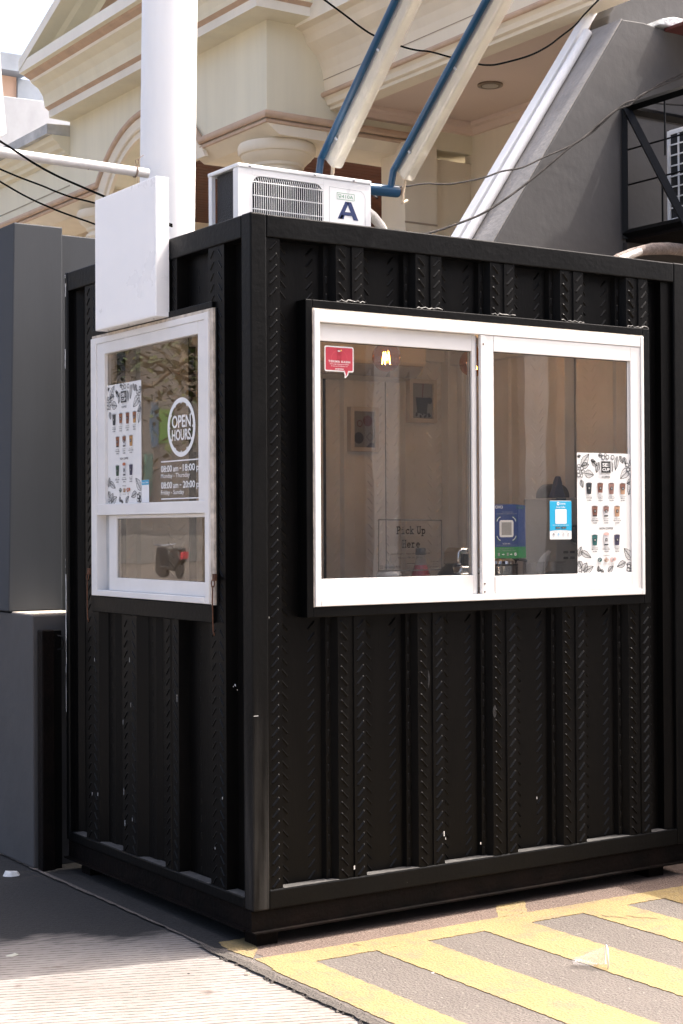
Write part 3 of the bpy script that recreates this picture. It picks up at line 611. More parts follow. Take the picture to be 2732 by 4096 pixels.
def menu(origin, U, V, N, W_, H_, name, label, warm):
    P = Flat(origin, U, V, N)
    mats = [PAPER, INK, GINK] + ([BR1L, BR2L] if warm else [BR1, BR2]) + [LIP] + ([BR3L, GRN, PURP, COAL, ORNG] if warm else [BR3, TEAL, PURP, COAL, PINK])
    # thickness
    b0 = [P.pt(p, 0) for p in ((0, 0), (W_, 0), (W_, H_), (0, H_))]; b1 = [P.pt(p, 1) for p in ((0, 0), (W_, 0), (W_, H_), (0, H_))]
    P.add(b0+b1, [(3, 2, 1, 0), (4, 5, 6, 7), (0, 1, 5, 4), (1, 2, 6, 5), (2, 3, 7, 6), (3, 0, 4, 7)], 0)
    kx, ky = W_/1060., H_/2270.
    X = lambda x: (x-70)*kx
    Y = lambda y: H_-(y-45)*ky
    L_ = lambda x, y, a, ln, wd: leaf(P, X(x), Y(y), a, ln*ky, wd*ky)
    for a in ((150, 300, 50, 300, 75), (150, 300, 10, 190, 60), (330, 180, -20, 110, 30), (210, 430, -8, 230, 75), (140, 560, -70, 150, 45), (80, 130, 20, 80, 28), (350, 210, -30, 150, 50), (480, 220, -110, 210, 55), (470, 80, -10, 120, 35),
              (830, 100, -100, 270, 50), (880, 90, -60, 160, 40), (960, 110, -70, 150, 40), (1060, 330, -140, 300, 85), (1120, 540, -150, 160, 50), (1120, 560, -110, 290, 85), (1080, 160, -60, 120, 45), (720, 200, -85, 200, 30),
              (90, 1990, 70, 190, 60), (130, 1900, -25, 280, 55), (90, 2080, -60, 150, 55), (170, 2280, 60, 190, 80), (180, 2300, 25, 270, 65), (470, 2290, 100, 110, 40), (560, 2300, 155, 110, 30), (640, 2300, 40, 180, 50),
              (1120, 2080, 135, 320, 80), (980, 2120, 200, 230, 60), (1110, 2210, 160, 160, 60), (1120, 2290, 170, 120, 45)):
        L_(*a)
    for x, y, r_ in ((100, 300, 38), (155, 345, 42), (90, 400, 40), (175, 400, 40), (95, 470, 42), (150, 480, 35), (560, 130, 42), (640, 120, 44), (740, 120, 45), (600, 80, 30), (1020, 260, 42), (1080, 300, 40), (1040, 350, 42), (1070, 400, 40), (1100, 250, 35), (1100, 480, 40), (1090, 200, 30), (110, 2250, 36), (160, 2290, 40), (1040, 2200, 44), (1095, 2160, 38), (1030, 2260, 42), (1100, 2260, 40), (1080, 1100+1190-30, 30)):
        berry(P, X(x), Y(y), r_*ky*.92)
    # logo
    P.rect(X(500), Y(425), X(715), Y(190), 0, 5)
    P.rect(X(517), Y(416), X(697), Y(199), 1, 6)
    P.text('SE', X(588), Y(300), 68*ky, 0, 7, width=100*kx, bold=.03); P.text('CUP', X(606), Y(384), 58*ky, 0, 7, width=135*kx, bold=.03)
    for i, t in enumerate(('CO', 'FF', 'EE')): P.text(t, X(660), Y(250+i*26), 18*ky, 0, 7, width=32*kx)
    P.text('COFFEE', X(610), Y(515), 38*ky, 1, 5, width=160*kx, bold=.01)
    P.text('NON COFFEE', X(608), Y(1488), 38*ky, 1, 5, width=255*kx, bold=.02)
    P.text('TOPPING', X(607), Y(1997), 24*ky, 1, 5, width=115*kx)
    rows = [((287, 500, 713, 930), 820, 215, (9, 3, 4, 6), (None, None, None, 3), (None, 5, None, None), ('HITAM', 'SUSU', 'COKLAT', 'MILO'), ('12.000', '16.000', '16.000', '18.000'), 895),
            ((395, 608, 820), 1245, 205, (3, 5, 6), (None, 4, None), (9, 9, None), ('CARAMEL', 'SOYA', 'PEANUT BUTTER'), ('18.000', '18.000', '20.000'), 1322),
            ((390, 608, 815), 1790, 205, (7, 5, 8), (None, None, None), (None, 9, None), ('MATCHA', 'CEREAL MILK', 'TARO'), ('20.000', '20.000', '20.000'), 1862)]
    for xs, yb, hh, bod, tops, bases, names, pr, ty in rows:
        for i, x in enumerate(xs):
            cup(P, X(x), Y(yb), 108*kx, hh*ky*.94, bod[i], mats, tops[i], bases[i])
            P.text('SECUP COFFEE', X(x), Y(ty-28), 12*ky, 1, 5, width=100*kx, bold=.02)
            P.text(names[i], X(x), Y(ty+12), 24*ky, 1, 5, width=min(145, 21*len(names[i]))*kx, bold=.015)
            P.text(pr[i], X(x), Y(ty+55), 22*ky, 1, 5, width=80*kx, bold=.02)
    P.disc(X(608), Y(1575), 50*kx, 10, 6, ry=30*ky)
    for x, m_ in ((482, 7), (607, 6), (715, 10)):
        P.disc(X(x), Y(2065), 40*kx, m_, 5, ry=42*ky)
        for k in range(7): P.disc(X(x)+rng.uniform(-26, 26)*kx, Y(2065)+rng.uniform(-28, 28)*ky, 9*kx, 5, 6, n=6)
    P.disc(X(765), Y(2055), 30*kx, 10, 5, ry=32*ky)
    for x, t in ((482, 'FRUIT'), (482, 'LOOPS'), (607, 'CORNFLAKES'), (728, 'MARIE'), (728, 'REGAL')):
        y = 2165 if t in ('LOOPS', 'REGAL') else (2140 if t != 'CORNFLAKES' else 2152)
        P.text(t, X(x), Y(y), 17*ky, 2, 5, width=11*len(t)*kx)
    return tag(P.build(name, mats, recalc=False), label, 'poster')
menu((1.5945, -.0070, 1.335), (1, 0, 0), (0, 0, 1), (0, -1, 0), .322, .515, 'menu_poster', 'white drinks menu poster with leaf drawings in the right corner of the wide front window', False)
menu((.0032, 1.2395, 1.6442), (0, -1, 0), (0, 0, 1), (-1, 0, 0), .326, .514, 'menu_poster', 'white drinks menu poster with leaf drawings at the left of the side window', True)

# opening hours vinyl on the side window (u along -y)
P = Flat((.0034, 0, 0), (0, -1, 0), (0, 0, 1), (-1, 0, 0)); P.clip = -.3905
cx, cz, ro, ri = -.558, 1.941, .1185, .1000
P.ring(cx, cz, ri, ro, 0, 1, n=64)
for k in range(12):
    a = R(30*k+(0)); P.disc(cx+(ri-.001)*math.cos(a), cz+(ri-.001)*math.sin(a), .0055, 0, 2, n=12)
P.text('OPEN', cx+.001, 1.941, .050, 0, 2, width=.160, bold=.02); P.text('HOURS', cx+.000, 1.890, .0445, 0, 2, width=.160, bold=.02)
P.rect(-.735, 1.8055, -.3905, 1.8105, 0, 1); P.rect(-.735, 1.6540, -.3905, 1.6585, 0, 1)
for z, a_, b_, c_, wb in ((1.766, '08:00', '18:00', 'Monday - Thursday', .249), (1.699, '08:00', '20:00', 'Friday - Sunday', .200)):
    P.text(a_, -.735, z, .027, 0, 2, width=.096, align='LEFT', bold=.02); P.text('am', -.629, z, .0255, 0, 2, width=.044, align='LEFT', bold=.012); P.rect(-.573, z+.0095, -.559, z+.0135, 0, 2)
    P.text(b_, -.546, z, .0275, 0, 2, width=.102, align='LEFT', bold=.022)
    P.text('pn', -.432, z, .0255, 0, 2, width=.044, align='LEFT', bold=.012)
    P.text(c_, -.736, z-.0245, .0185, 0, 2, width=wb, align='LEFT', bold=.006)
tag(P.build('hours_lettering', [WVINYL], recalc=False), 'white OPEN HOURS clock circle and opening times stuck on the side window', 'lettering')
# small card by the menu, side window
P = Flat((.0033, 0, 0), (0, -1, 0), (0, 0, 1), (-1, 0, 0))
P.rrect(-.912, 1.6455, -.8445, 1.7390, .003, 1, 1); P.rect(-.9115, 1.7185, -.845, 1.7380, 0, 2); P.text('Secup Coffee', -.878, 1.725, .0075, 1, 3, width=.058, bold=.02)
tag(P.build('payment_card', [DANA, OFFW], recalc=False), 'small white card with blue top edge beside the menu poster, side window', 'card')
# cyan payment card, front window
P = Flat((0, -.0066, 0), (1, 0, 0), (0, 0, 1), (0, -1, 0)); u0, u1, v0, v1 = 1.441, 1.5615, 1.4815, 1.6445
P.rrect(u0, v0, u1, v1, .004, 1, 1)
P.poly([(u0, v0+.036), (u0+.03, v0+.0385), (u0+.06, v0+.0395), (u0+.09, v0+.0385), (u1, v0+.036), (u1, v1-.002), (u0, v1-.002)], 0, 2)
P.disc(u0+.046, v1-.0125, .0075, 1, 3); P.disc(u0+.046, v1-.0125, .0036, 0, 4, ry=.002); P.text('DANA', u0+.072, v1-.0165, .0075, 1, 3, width=.030, bold=.02)
P.text('Secup Coffee', (u0+u1)/2, v1-.0305, .0075, 1, 3, width=.049, bold=.01)
P.rrect(u0+.030, v0+.066, u1-.028, v0+.127, .003, 1, 3)
P.text('Scan kode QR di atas melalui aplikasi', (u0+u1)/2, v0+.0585, .004, 1, 3, width=.09)
P.rect(u0+.031, v0+.045, u0+.058, v0+.0535, 2, 3); P.rect(u0+.0625, v0+.045, u0+.0905, v0+.0535, 2, 3); P.text('Google Play', u0+.0455, v0+.0475, .0035, 1, 4, width=.020); P.text('App Store', u0+.0775, v0+.0475, .0035, 1, 4, width=.018)
P.text('Langkah mudah membayar dengan', (u0+u1)/2, v0+.0295, .0035, 2, 3, width=.078)
for k in range(4):
    uu = u0+.0205+k*.027; P.rrect(uu-.005, v0+.0135, uu+.005, v0+.025, .002, (2, 0, 3, 3)[k], 3); P.rect(uu-.0035, v0+.0155, uu+.0035, v0+.0205, 1, 4); P.rect(uu-.005, v0+.009, uu+.005, v0+.0098, 3, 3)
tag(P.build('payment_card', [DANA, OFFW, INK, GINK], recalc=False), 'cyan and white payment card on the front window beside the menu poster', 'card')
# navy and green payment sheet, slightly behind the glass
P = Flat((0, .0035, 0), (1, 0, 0), (0, 0, 1), (0, -1, 0)); u0, u1, v0, v1 = 1.122, 1.318, 1.405, 1.629
P.poly([(u0, v0+.048), (u1, v0+.048), (u1-.002, v1-.005), (u1-.06, v1), (u0+.03, v1-.001), (u0, v1-.004)], 0, 1); P.poly([(u0, v0+.002), (u1-.06, v0), (u1+.002, v0+.002), (u1, v0+.048), (u0, v0+.048)], 1, 1)
P.text('OVO', 1.196, v1-.018, .0125, 2, 2, width=.040, bold=.02, align='RIGHT'); P.text('Grab', 1.288, v1-.0185, .0135, 3, 2, width=.040, bold=.02)
P.text('Scan melalui wallet OVO', 1.222, v1-.0345, .005, 4, 2, width=.056); P.text('yang bisa diakses lewat aplikasi OVO dan Grab', 1.217, v1-.0415, .005, 4, 2, width=.108)
P.rrect(1.178, v0+.088, 1.252, v0+.158, .009, 2, 2)
P.rect(1.1885, v0+.0965, 1.2415, v0+.1495, 4, 3)
for cx_, cz_, a0 in ((1.190, v0+.146, 90), (1.240, v0+.146, 0), (1.190, v0+.100, 180), (1.240, v0+.100, 270)):
    P.ring(cx_, cz_, .0245, .0275, 2, 2, a0+15, a0+75, 8); P.ring(cx_, cz_, .0285, .0315, 3, 2, a0+15, a0+75, 8)
P.text('SeCUP coffee', 1.215, v0+.0585, .006, 2, 2, width=.040); P.rect(1.160, v0+.0545, 1.272, v0+.0552, 4, 2)
P.text('Cara bayar pakai OVO dan Grab', 1.215, v0+.0385, .005, 4, 2, width=.076); P.text('1. Scan   2. Masukkan Nominal   3. Bayar', 1.215, v0+.0305, .005, 4, 2, width=.098)
for uu in (1.174, 1.221): P.rrect(uu-.005, v0+.011, uu+.005, v0+.024, .002, 4, 2)
for uu in (1.197, 1.239): P.rect(uu-.007, v0+.0155, uu+.001, v0+.0185, 2, 2); P.poly([(uu+.001, v0+.013), (uu+.007, v0+.017), (uu+.001, v0+.021)], 2, 2)
P.disc(1.262, v0+.0175, .0068, 2, 2); P.line([(1.258, v0+.018), (1.261, v0+.0145), (1.2665, v0+.021)], .0014, 0, 3)
tag(P.build('payment_sheet', [NAVY, GREENC, OFFW, DGREEN, GINK], recalc=False), 'navy payment sheet with green bottom band by the middle stile of the front window', 'poster')
# red thank-you sticker
P = Flat((0, .0155, 0), (1, 0, 0), (0, 0, 1), (0, -1, 0)); u0, u1, v0, v1 = .334, .468, 2.136, 2.234
P.rrect(u0, v0, u1, v1, .007, 1, 1); P.poly([(u0+.088, v0+.002), (u0+.112, v0+.002), (u0+.108, v0-.012), (u0+.097, v0-.023), (u0+.092, v0-.0235), (u0+.093, v0-.012)], 1, 1)
P.rrect(u0+.0045, v0+.005, u1-.0045, v1-.005, .004, 0, 2); P.poly([(u0+.092, v0+.006), (u0+.108, v0+.006), (u0+.104, v0-.009), (u0+.0965, v0-.018), (u0+.0975, v0-.008)], 0, 2)
P.ring(u0+.067, v0+.047, .036, .0375, 3, 3, n=40); P.line([(u0+.052, v1-.008), (u0+.052, v1-.020), (u0+.040, v1-.028)], .001, 3, 3); P.line([(u0+.086, v1-.008), (u0+.086, v1-.020), (u0+.095, v1-.028)], .001, 3, 3)
P.line([(u0+.059, v1-.011), (u0+.060, v1-.050), (u0+.074, v1-.050), (u0+.075, v1-.011), (u0+.059, v1-.011)], .0012, 2, 4); P.line([(u0+.053, v1-.053), (u0+.081, v1-.054)], .0012, 2, 4); P.ring(u0+.067, v1-.031, .003, .0043, 2, 4, n=14)
P.rect(u0+.0595, v1-.0205, u0+.0715, v1-.0165, 1, 4)
P.poly([(u0+.0755+.0048*(1 if k % 2 == 0 else .45)*math.sin(R(36*k)), v1-.0160+.0048*(1 if k % 2 == 0 else .45)*math.cos(R(36*k))) for k in range(10)], 4, 5)
P.text('TERIMA KASIH', u0+.067, v0+.0345, .0085, 1, 4, width=.100, bold=.02, space=1.25)
P.text('Kami tunggu kedatangannya kembali', u0+.067, v0+.027, .0042, 1, 4, width=.086); P.text('& review-nya di PergiKuliner.com', u0+.067, v0+.0195, .0042, 1, 4, width=.075); P.text('pergikuliner', u0+.068, v0+.0085, .0052, 1, 4, width=.040, bold=.03)
tag(P.build('speech_bubble_sticker', [RED, WVINYL, DRED, LRED, GOLD], recalc=False), 'red speech bubble sticker with white border in the top left corner of the front window', 'sticker')
# typewriter style transparent sign
P = Flat((0, .0155, 0), (1, 0, 0), (0, 0, 1), (0, -1, 0)); u0, u1, v0, v1 = .583, .889, 1.366, 1.566
P.line([(u0, v1), (u0+.1, v1-.001), (u1, v1-.003), (u1, v0), (u0+.15, v0-.001), (u0-.002, v0), (u0, v1)], .0042, 0, 1)
P.line([(u0+.01, v0-.004), (u0+.15, v0-.003)], .0012, 0, 1)
def serif(P, ch, x, y, h, w_=None):
    q = .0046; s_ = h
    def L_(*pts): P.line([(x+a*s_, y+c*s_) for a, c in pts], q, 0, 2)
    def arc(cx_, cy_, rx, ry, a0, a1, n=10): L_(*[(cx_+rx*math.cos(R(a0+(a1-a0)*i/n)), cy_+ry*math.sin(R(a0+(a1-a0)*i/n))) for i in range(n+1)])
    if ch == 'P': L_((.15, 0), (.15, 1)); L_((.02, 0), (.34, 0)); L_((.02, 1), (.35, 1)); arc(.35, .74, .25, .26, 90, -90); L_((.15, .48), (.35, .48))
    if ch == 'i': L_((.12, .62), (.32, .62), (.32, 0)); L_((.08, 0), (.58, 0)); P.disc(x+.31*s_, y+.9*s_, .07*s_, 0, 2)
    if ch == 'c': arc(.36, .31, .26, .31, 40, 320); L_((.56, .5), (.58, .62))
    if ch == 'k': L_((.12, 0), (.12, 1), (.0, 1)); L_((0, 0), (.26, 0)); L_((.12, .28), (.45, .62)); L_((.34, .62), (.6, .62)); L_((.24, .38), (.52, 0)); L_((.38, 0), (.64, 0))
    if ch == 'U': L_((.0, 1), (.28, 1)); L_((.44, 1), (.7, 1)); L_((.13, 1), (.13, .25)); L_((.57, 1), (.57, .25)); arc(.35, .25, .22, .24, 180, 360)
    if ch == 'p': L_((.0, .62), (.14, .62), (.14, -.32)); L_((.0, -.32), (.3, -.32)); arc(.36, .31, .24, .30, 160, -160, 14)
    if ch == 'H': L_((.12, 0), (.12, 1)); L_((.55, 0), (.55, 1)); L_((.12, .5), (.55, .5)); [L_((a, b_), (a+.26, b_)) for a in (0, .42) for b_ in (0, 1)]
    if ch == 'e': arc(.34, .31, .25, .31, 0, 315, 14); L_((.09, .33), (.59, .33))
    if ch == 'r': L_((.04, .62), (.18, .62), (.18, 0)); L_((.02, 0), (.42, 0)); arc(.38, .38, .2, .24, 160, 55, 6)
for i, ch in enumerate('Pick'): serif(P, ch, .668+i*.0218, 1.5105, .0275)
for i, ch in enumerate('Up'): serif(P, ch, .767+i*.0225, 1.5105, .0275)
for i, ch in enumerate('Here'): serif(P, ch, .695+i*.0225, 1.4565, .0275)
P.text('open hours: mon-thu 08.00-18.00', .735, 1.4285, .0072, 0, 2, width=.194); P.text('fri-sun 08.00-20.00', .735, 1.4125, .0072, 0, 2, width=.120)
P.line([(.717, 1.3925), (.755, 1.3925)], .002, 0, 2); P.text('secupcoffee', .607, 1.3775, .0072, 0, 2, width=.078, align='LEFT')
P.line([(.588, 1.375), (.588, 1.386), (.601, 1.386), (.601, 1.375), (.588, 1.375)], .0012, 0, 2); P.ring(.5945, 1.3805, .0026, .0038, 0, 2, n=14)
P.text('kritik dan', .855, 1.3960, .005, 0, 2, width=.040); P.text('saran :', .855, 1.3870, .005, 0, 2, width=.026); P.text('081945586121', .855, 1.3770, .005, 0, 2, width=.050)
tag(P.build('pick_up_sign', [INK], recalc=False), 'black typewriter style Pick Up Here lettering in a thin rectangle on the front window', 'lettering')

# ---------------------------------------------------------------- things inside the kiosk
Cn = thing('counter', 'pale counter just below the front window inside the kiosk', 'counter', (1.1, .3, .18))
MB().box(.30, 2.09, .10, .62, 1.235, 1.262).build('counter_top', STEEL, Cn, bevel=.003)
b = MB(); b.box(.32, 2.07, .14, .60, .18, 1.2345); b.build('cabinet', CREAMIN, Cn)
adopt(Cn)
CT = 1.262
def bulb(x, label):
    t = thing('filament_bulb', label, 'light bulb', (x, .60, 2.28), 'lit globe bulbs hanging in the kiosk')
    prof = [(.004, -.064)]+[(.0635*math.cos(R(a)), .0635*math.sin(R(a))) for a in range(-80, 61, 10)]+[(.024, .066), (.0135+.003, .085)]
    MB().lathe(prof, (x, .60, 2.28), 32).build('globe', BULBG, t, smooth=True)
    MB().lathe([(.017, .083), (.019, .09), (.019, .135), (.012, .145)], (x, .60, 2.28), 20).build('socket', BLKPL, t, smooth=True)
    MB().tube([(x, .6, 2.42), (x, .6, 2.6)], .003, 8).build('cord', CABLE, t)
    b = MB()
    for k in range(5):
        a = R(72*k); b.tube([(x+.012*math.cos(a), .60+.012*math.sin(a), 2.302), (x+.019*math.cos(a), .60+.019*math.sin(a), 2.250)], .0023, 6)
    b.build('filament', FILA, t)
    l = bpy.data.lights.new('bulb_light', 'POINT'); l.energy = .45; l.color = (1, .88, .72); l.shadow_soft_size = .015
    lo = bpy.data.objects.new('bulb_light', l); COL.objects.link(lo); lo.location = (x, .60, 2.28); lo.parent = t
    adopt(t); lo.matrix_parent_inverse = Matrix.Translation(t.location).inverted(); return t
bulb(1.036, 'lit amber globe bulb in the middle of the left front pane'); bulb(1.517, 'lit amber globe bulb half hidden by the middle stile')
# indoor air conditioner on the back wall
t = thing('wall_air_conditioner', 'cream split air conditioner high on the back wall inside the kiosk', 'air conditioner', (1.4, 1.5, 2.3))
MB().prism([(1.60, 2.28), (1.40, 2.30), (1.36, 2.36), (1.35, 2.54), (1.60, 2.57)], 'x', 1.02, 1.82).build('housing', mat('ac_cream', (.66, .63, .57), .35), t, bevel=.01)
b = MB(); b.prism([(1.41, 2.286), (1.352, 2.335), (1.349, 2.338), (1.352, 2.342), (1.412, 2.292)], 'x', 1.06, 1.79)
for k in range(6): b.box(1.12+k*.12, 1.123+k*.12, 1.37, 1.43, 2.285, 2.32)
b.build('louvre', GREYPL, t); adopt(t)
def picture(x0, x1, z0, z1, label, kind):
    t = thing('framed_picture', label, 'picture', ((x0+x1)/2, 1.60, (z0+z1)/2), 'framed pictures on the kiosk back wall')
    y = 1.575; w_ = .022
    b = MB(); b.box(x0, x0+w_, y, 1.613, z0, z1); b.box(x1-w_, x1, y, 1.613, z0, z1); b.box(x0+w_, x1-w_, y, 1.613, z0, z0+w_); b.box(x0+w_, x1-w_, y, 1.613, z1-w_, z1); b.build('frame', FRAMEW, t, bevel=.002)
    P = Flat((x0+w_, y+.012, z0+w_), (1, 0, 0), (0, 0, 1), (0, -1, 0)); W_, H_ = x1-x0-2*w_, z1-z0-2*w_
    P.rect(0, 0, W_, H_, 0, 1)
    if kind == 'plates':
        P.disc(W_*.68, H_*.74, W_*.22, 1, 2); P.disc(W_*.25, H_*.26, W_*.23, 2, 2); P.ring(W_*.3, H_*.66, W_*.10, W_*.14, 1, 2); P.line([(W_*.62, H_*.30), (W_*.8, H_*.42), (W_*.97, H_*.30), (W_*.8, H_*.17), (W_*.62, H_*.30)], .003, 2, 2); P.poly([(W_*.6, 0), (W_, 0), (W_, H_*.12), (W_*.8, H_*.14)], 2, 2)
    else:
        P.poly([(W_*.25, H_*.15), (W_*.72, H_*.15), (W_*.80, H_*.60), (W_*.18, H_*.60)], 2, 2); P.line([(W_*.5, H_*.6), (W_*.55, H_)], .006, 1, 2); P.disc(W_*.85, H_*.52, W_*.13, 2, 2)
        for k in range(16): P.disc(W_*(.15+.75*rng.random()), H_*(.05+.13*rng.random()), W_*.05, 2, 3, n=8)
    P.build('print', [mat('grey_print', (.22, .22, .22), .3), flat('reddish_print', (.13, .045, .04)), flat('dark_print', (.02, .02, .02))], t, recalc=False); adopt(t)
picture(1.503, 1.675, 1.920, 2.147, 'cream framed picture of plates, lower one on the back wall', 'plates')
picture(1.870, 2.046, 2.079, 2.305, 'cream framed picture of a dark drink, higher on the back wall under the air conditioner', 'drink')
picture(.62, .80, 1.90, 2.16, 'cream framed picture seen dimly through the side window', 'drink')
# syrup bottle
t = thing('syrup_bottle', 'clear bottle of red syrup with a grey cap behind the Pick Up sign', 'bottle', (.921, .2, CT))
MB().lathe([(.045, 0), (.046, .01), (.046, .05), (.040, .08), (.026, .12), (.0185, .15), (.017, .165)], (.921, .2, CT), 24).build('glass_body', CLEARP, t, smooth=True)
MB().lathe([(.043, .003), (.043, .05), (.037, .08), (.024, .118)], (.921, .2, CT), 24).build('syrup', SYRUP, t, smooth=True)
MB().lathe([(.021, .160), (.022, .163), (.021, .185), (.019, .188)], (.921, .2, CT), 20).build('cap', mat('grey_cap', (.05, .05, .055), .4), t, smooth=True); adopt(t)
t = thing('pump_bottle', 'frosted white pump bottle left of the red syrup bottle', 'bottle', (.80, .25, CT))
MB().lathe([(.055, 0), (.056, .05), (.056, .085), (.045, .10), (.02, .105), (.018, .125), (.005, .128), (.005, .16)], (.80, .25, CT), 24).build('body', CLEARP, t, smooth=True)
MB().lathe([(.052, .002), (.052, .08), (.04, .095)], (.80, .25, CT), 24).build('contents', mat('pale_liquid', (.38, .38, .38), .4), t, smooth=True); adopt(t)
# air pot
t = thing('airpot', 'chrome and black pump airpot standing behind the left sash bottom rail', 'airpot', (1.185, .30, 1.19))
cx = 1.185
MB().lathe([(.085, .0), (.088, .02), (.088, .12), (.083, .145), (.070, .165), (.050, .185), (.040, .20)], (cx, .30, 1.19), 28).build('body', BLKPL, t, smooth=True)
MB().prism([(cx-.052, 1.375), (cx+.056, 1.375), (cx+.056, 1.425), (cx+.040, 1.447), (cx-.03, 1.449), (cx-.048, 1.43)], 'y', .225, .33).build('shoulder', CHROME, t, bevel=.008, smooth=True)
MB().box(cx-.030, cx+.040, .212, .2249, 1.375, 1.425).build('handle', BLKPL, t, bevel=.004)
b = MB(); b.lathe([(.008, 0), (.008, .006)], (cx+.002, .2249, 1.437), 12, ax=Vector((0, -1, 0))); b.lathe([(.009, 0), (.009, .02)], (cx+.015, .20, 1.352), 12, ax=Vector((0, -1, 0))); b.lathe([(.009, 0), (.009, .02)], (cx+.045, .20, 1.352), 12, ax=Vector((0, -1, 0)))
b.each('rivet', CHROME, t, smooth=True)
MB().prism([(cx-.06, 1.335), (cx+.075, 1.335), (cx+.06, 1.374), (cx-.045, 1.374)], 'y', .205, .31).build('collar', CHROME, t, bevel=.01, smooth=True); adopt(t)
# steel canister
t = thing('steel_canister', 'round stainless steel canister with lever lid beneath the navy payment sheet', 'canister', (1.43, .3, 1.16))
cx = 1.44
MB().lathe([(.062, 0), (.064, .01), (.064, .16), (.0645, .165), (.0645, .17), (.064, .175), (.064, .206)], (cx, .30, 1.16), 32).build('body', STEEL, t, smooth=True)
MB().lathe([(.0655, .207), (.0655, .214)], (cx, .30, 1.16), 32).build('band', BLKPL, t, smooth=True)
MB().lathe([(.064, .2145), (.060, .228), (.045, .238), (.02, .243)], (cx, .30, 1.16), 32).build('lid', CHROME, t, smooth=True)
MB().tube([(cx+.02, .27, 1.398), (cx+.06, .24, 1.392), (cx+.078, .235, 1.386)], .007, 10).build('lever', BLKPL, t, smooth=True); adopt(t)
# cup stacks
t = thing('measuring_cup', 'clear plastic measuring cup with black marks beneath the window cards', 'measuring cup', (1.572, .25, CT-.03))
MB().lathe([(.032, 0), (.033, .005), (.046, .145), (.048, .146), (.048, .150)], (1.572, .25, CT-.03), 28).build('wall', CLEARP, t, smooth=True)
b = MB()
for k in range(9):
    z = CT-.02+.012*k; rr = .0335+.0008*k
    b.tube([(1.572+(rr+.0012)*math.sin(a), .25-(rr+.0012)*math.cos(a), z) for a in [R(-50+10*j) for j in range(4 if k % 2 else 6)]], .0009, 4)
b.build('scale_marks', INK, t); adopt(t)
t = thing('plastic_scoop', 'translucent white scoop leaning in the measuring cup', 'scoop', (1.62, .25, CT+.03))
vs = []; n = 9
for i in range(n):
    a = i/(n-1); x = 1.59+.07*a; z = CT+.07+.095*a; w_ = .022*math.sin(math.pi*(.15+.8*a))+.004
    for j in range(5): q = (j-2)/2; vs.append((x-q*w_*.8, .25-.012*(1-q*q), z+q*w_*.6))
MB().add(vs, [(i*5+j, i*5+j+1, i*5+j+6, i*5+j+5) for i in range(n-1) for j in range(4)]).build('blade', mat('frosted_plastic', (.42, .43, .44), .35), t, smooth='all'); adopt(t)
t = thing('clear_cup', 'clear plastic cup of dark drink powder at the foot of the menu poster', 'cup', (1.685, .25, CT-.04))
MB().lathe([(.034, 0), (.036, .004), (.050, .155), (.052, .157), (.052, .160)], (1.685, .25, CT-.04), 28).build('wall', CLEARP, t, smooth=True)
MB().lathe([(.031, .003), (.041, .105), (.036, .115)], (1.685, .25, CT-.04), 24).build('contents', mat('dark_powder', (.035, .035, .035), .8, var=.5, scale=60, bump=1), t, smooth=True); adopt(t)
# cup sealing machine
t = thing('cup_sealer', 'grey cup sealing machine with navy lever and film roll beside the menu poster', 'machine', (1.95, .5, CT))
MB().prism([(1.846, CT), (2.08, CT), (2.08, 1.672), (1.857, 1.666)], 'y', .42, .66).build('body', MACH, t, bevel=.006)
b = MB()
for x, z in ((1.905, 1.418), (1.945, 1.418), (1.945, 1.392), (1.905, 1.392)): b.box(x-.014, x+.014, .4165, .419, z-.0055, z+.0055)
b.each('vent_slot', BLKPL, t, bevel=.001)
MB().prism([(1.872, 1.668), (1.886, 1.70), (1.902, 1.745), (1.912, 1.768), (1.925, 1.768), (1.934, 1.74), (1.940, 1.71), (1.958, 1.668)], 'y', .47, .50).build('lever', LEVER, t, bevel=.006)
MB().lathe([(.055, 0), (.06, .01), (.06, .10), (.055, .11)], (1.965, .52, 1.675), 32, ax=Vector((0, 1, 0))).build('film_roll', BLKPL, t, smooth=True)
b = MB(); b.box(1.845, 1.90, .405, .419, 1.555, 1.665); b.build('side_plate', flat('teal_plate', (.01, .07, .13), .35), t, bevel=.003)
MB().lathe([(.02, 0), (.03, .01), (.03, .05), (.02, .06)], (1.838, .41, 1.60), 20).build('knob', LEVER, t, smooth=True)
MB().lathe([(.045, 0), (.045, .02), (.03, .03)], (1.965, .418, 1.50), 24, ax=Vector((0, -1, 0))).build('dial', BLKPL, t, smooth=True)
MB().tube([(1.985, .40, 1.455), (1.978, .40, 1.43), (1.985, .40, 1.40), (2.0, .40, 1.375)], .005, 8).build('cable', BLKPL, t, smooth=True)
MB().tube([(1.965, .41, 1.50), (1.985, .40, 1.70), (2.01, .40, 1.80)], .004, 8).build('arm_rod', STEEL, t, smooth=True); adopt(t)

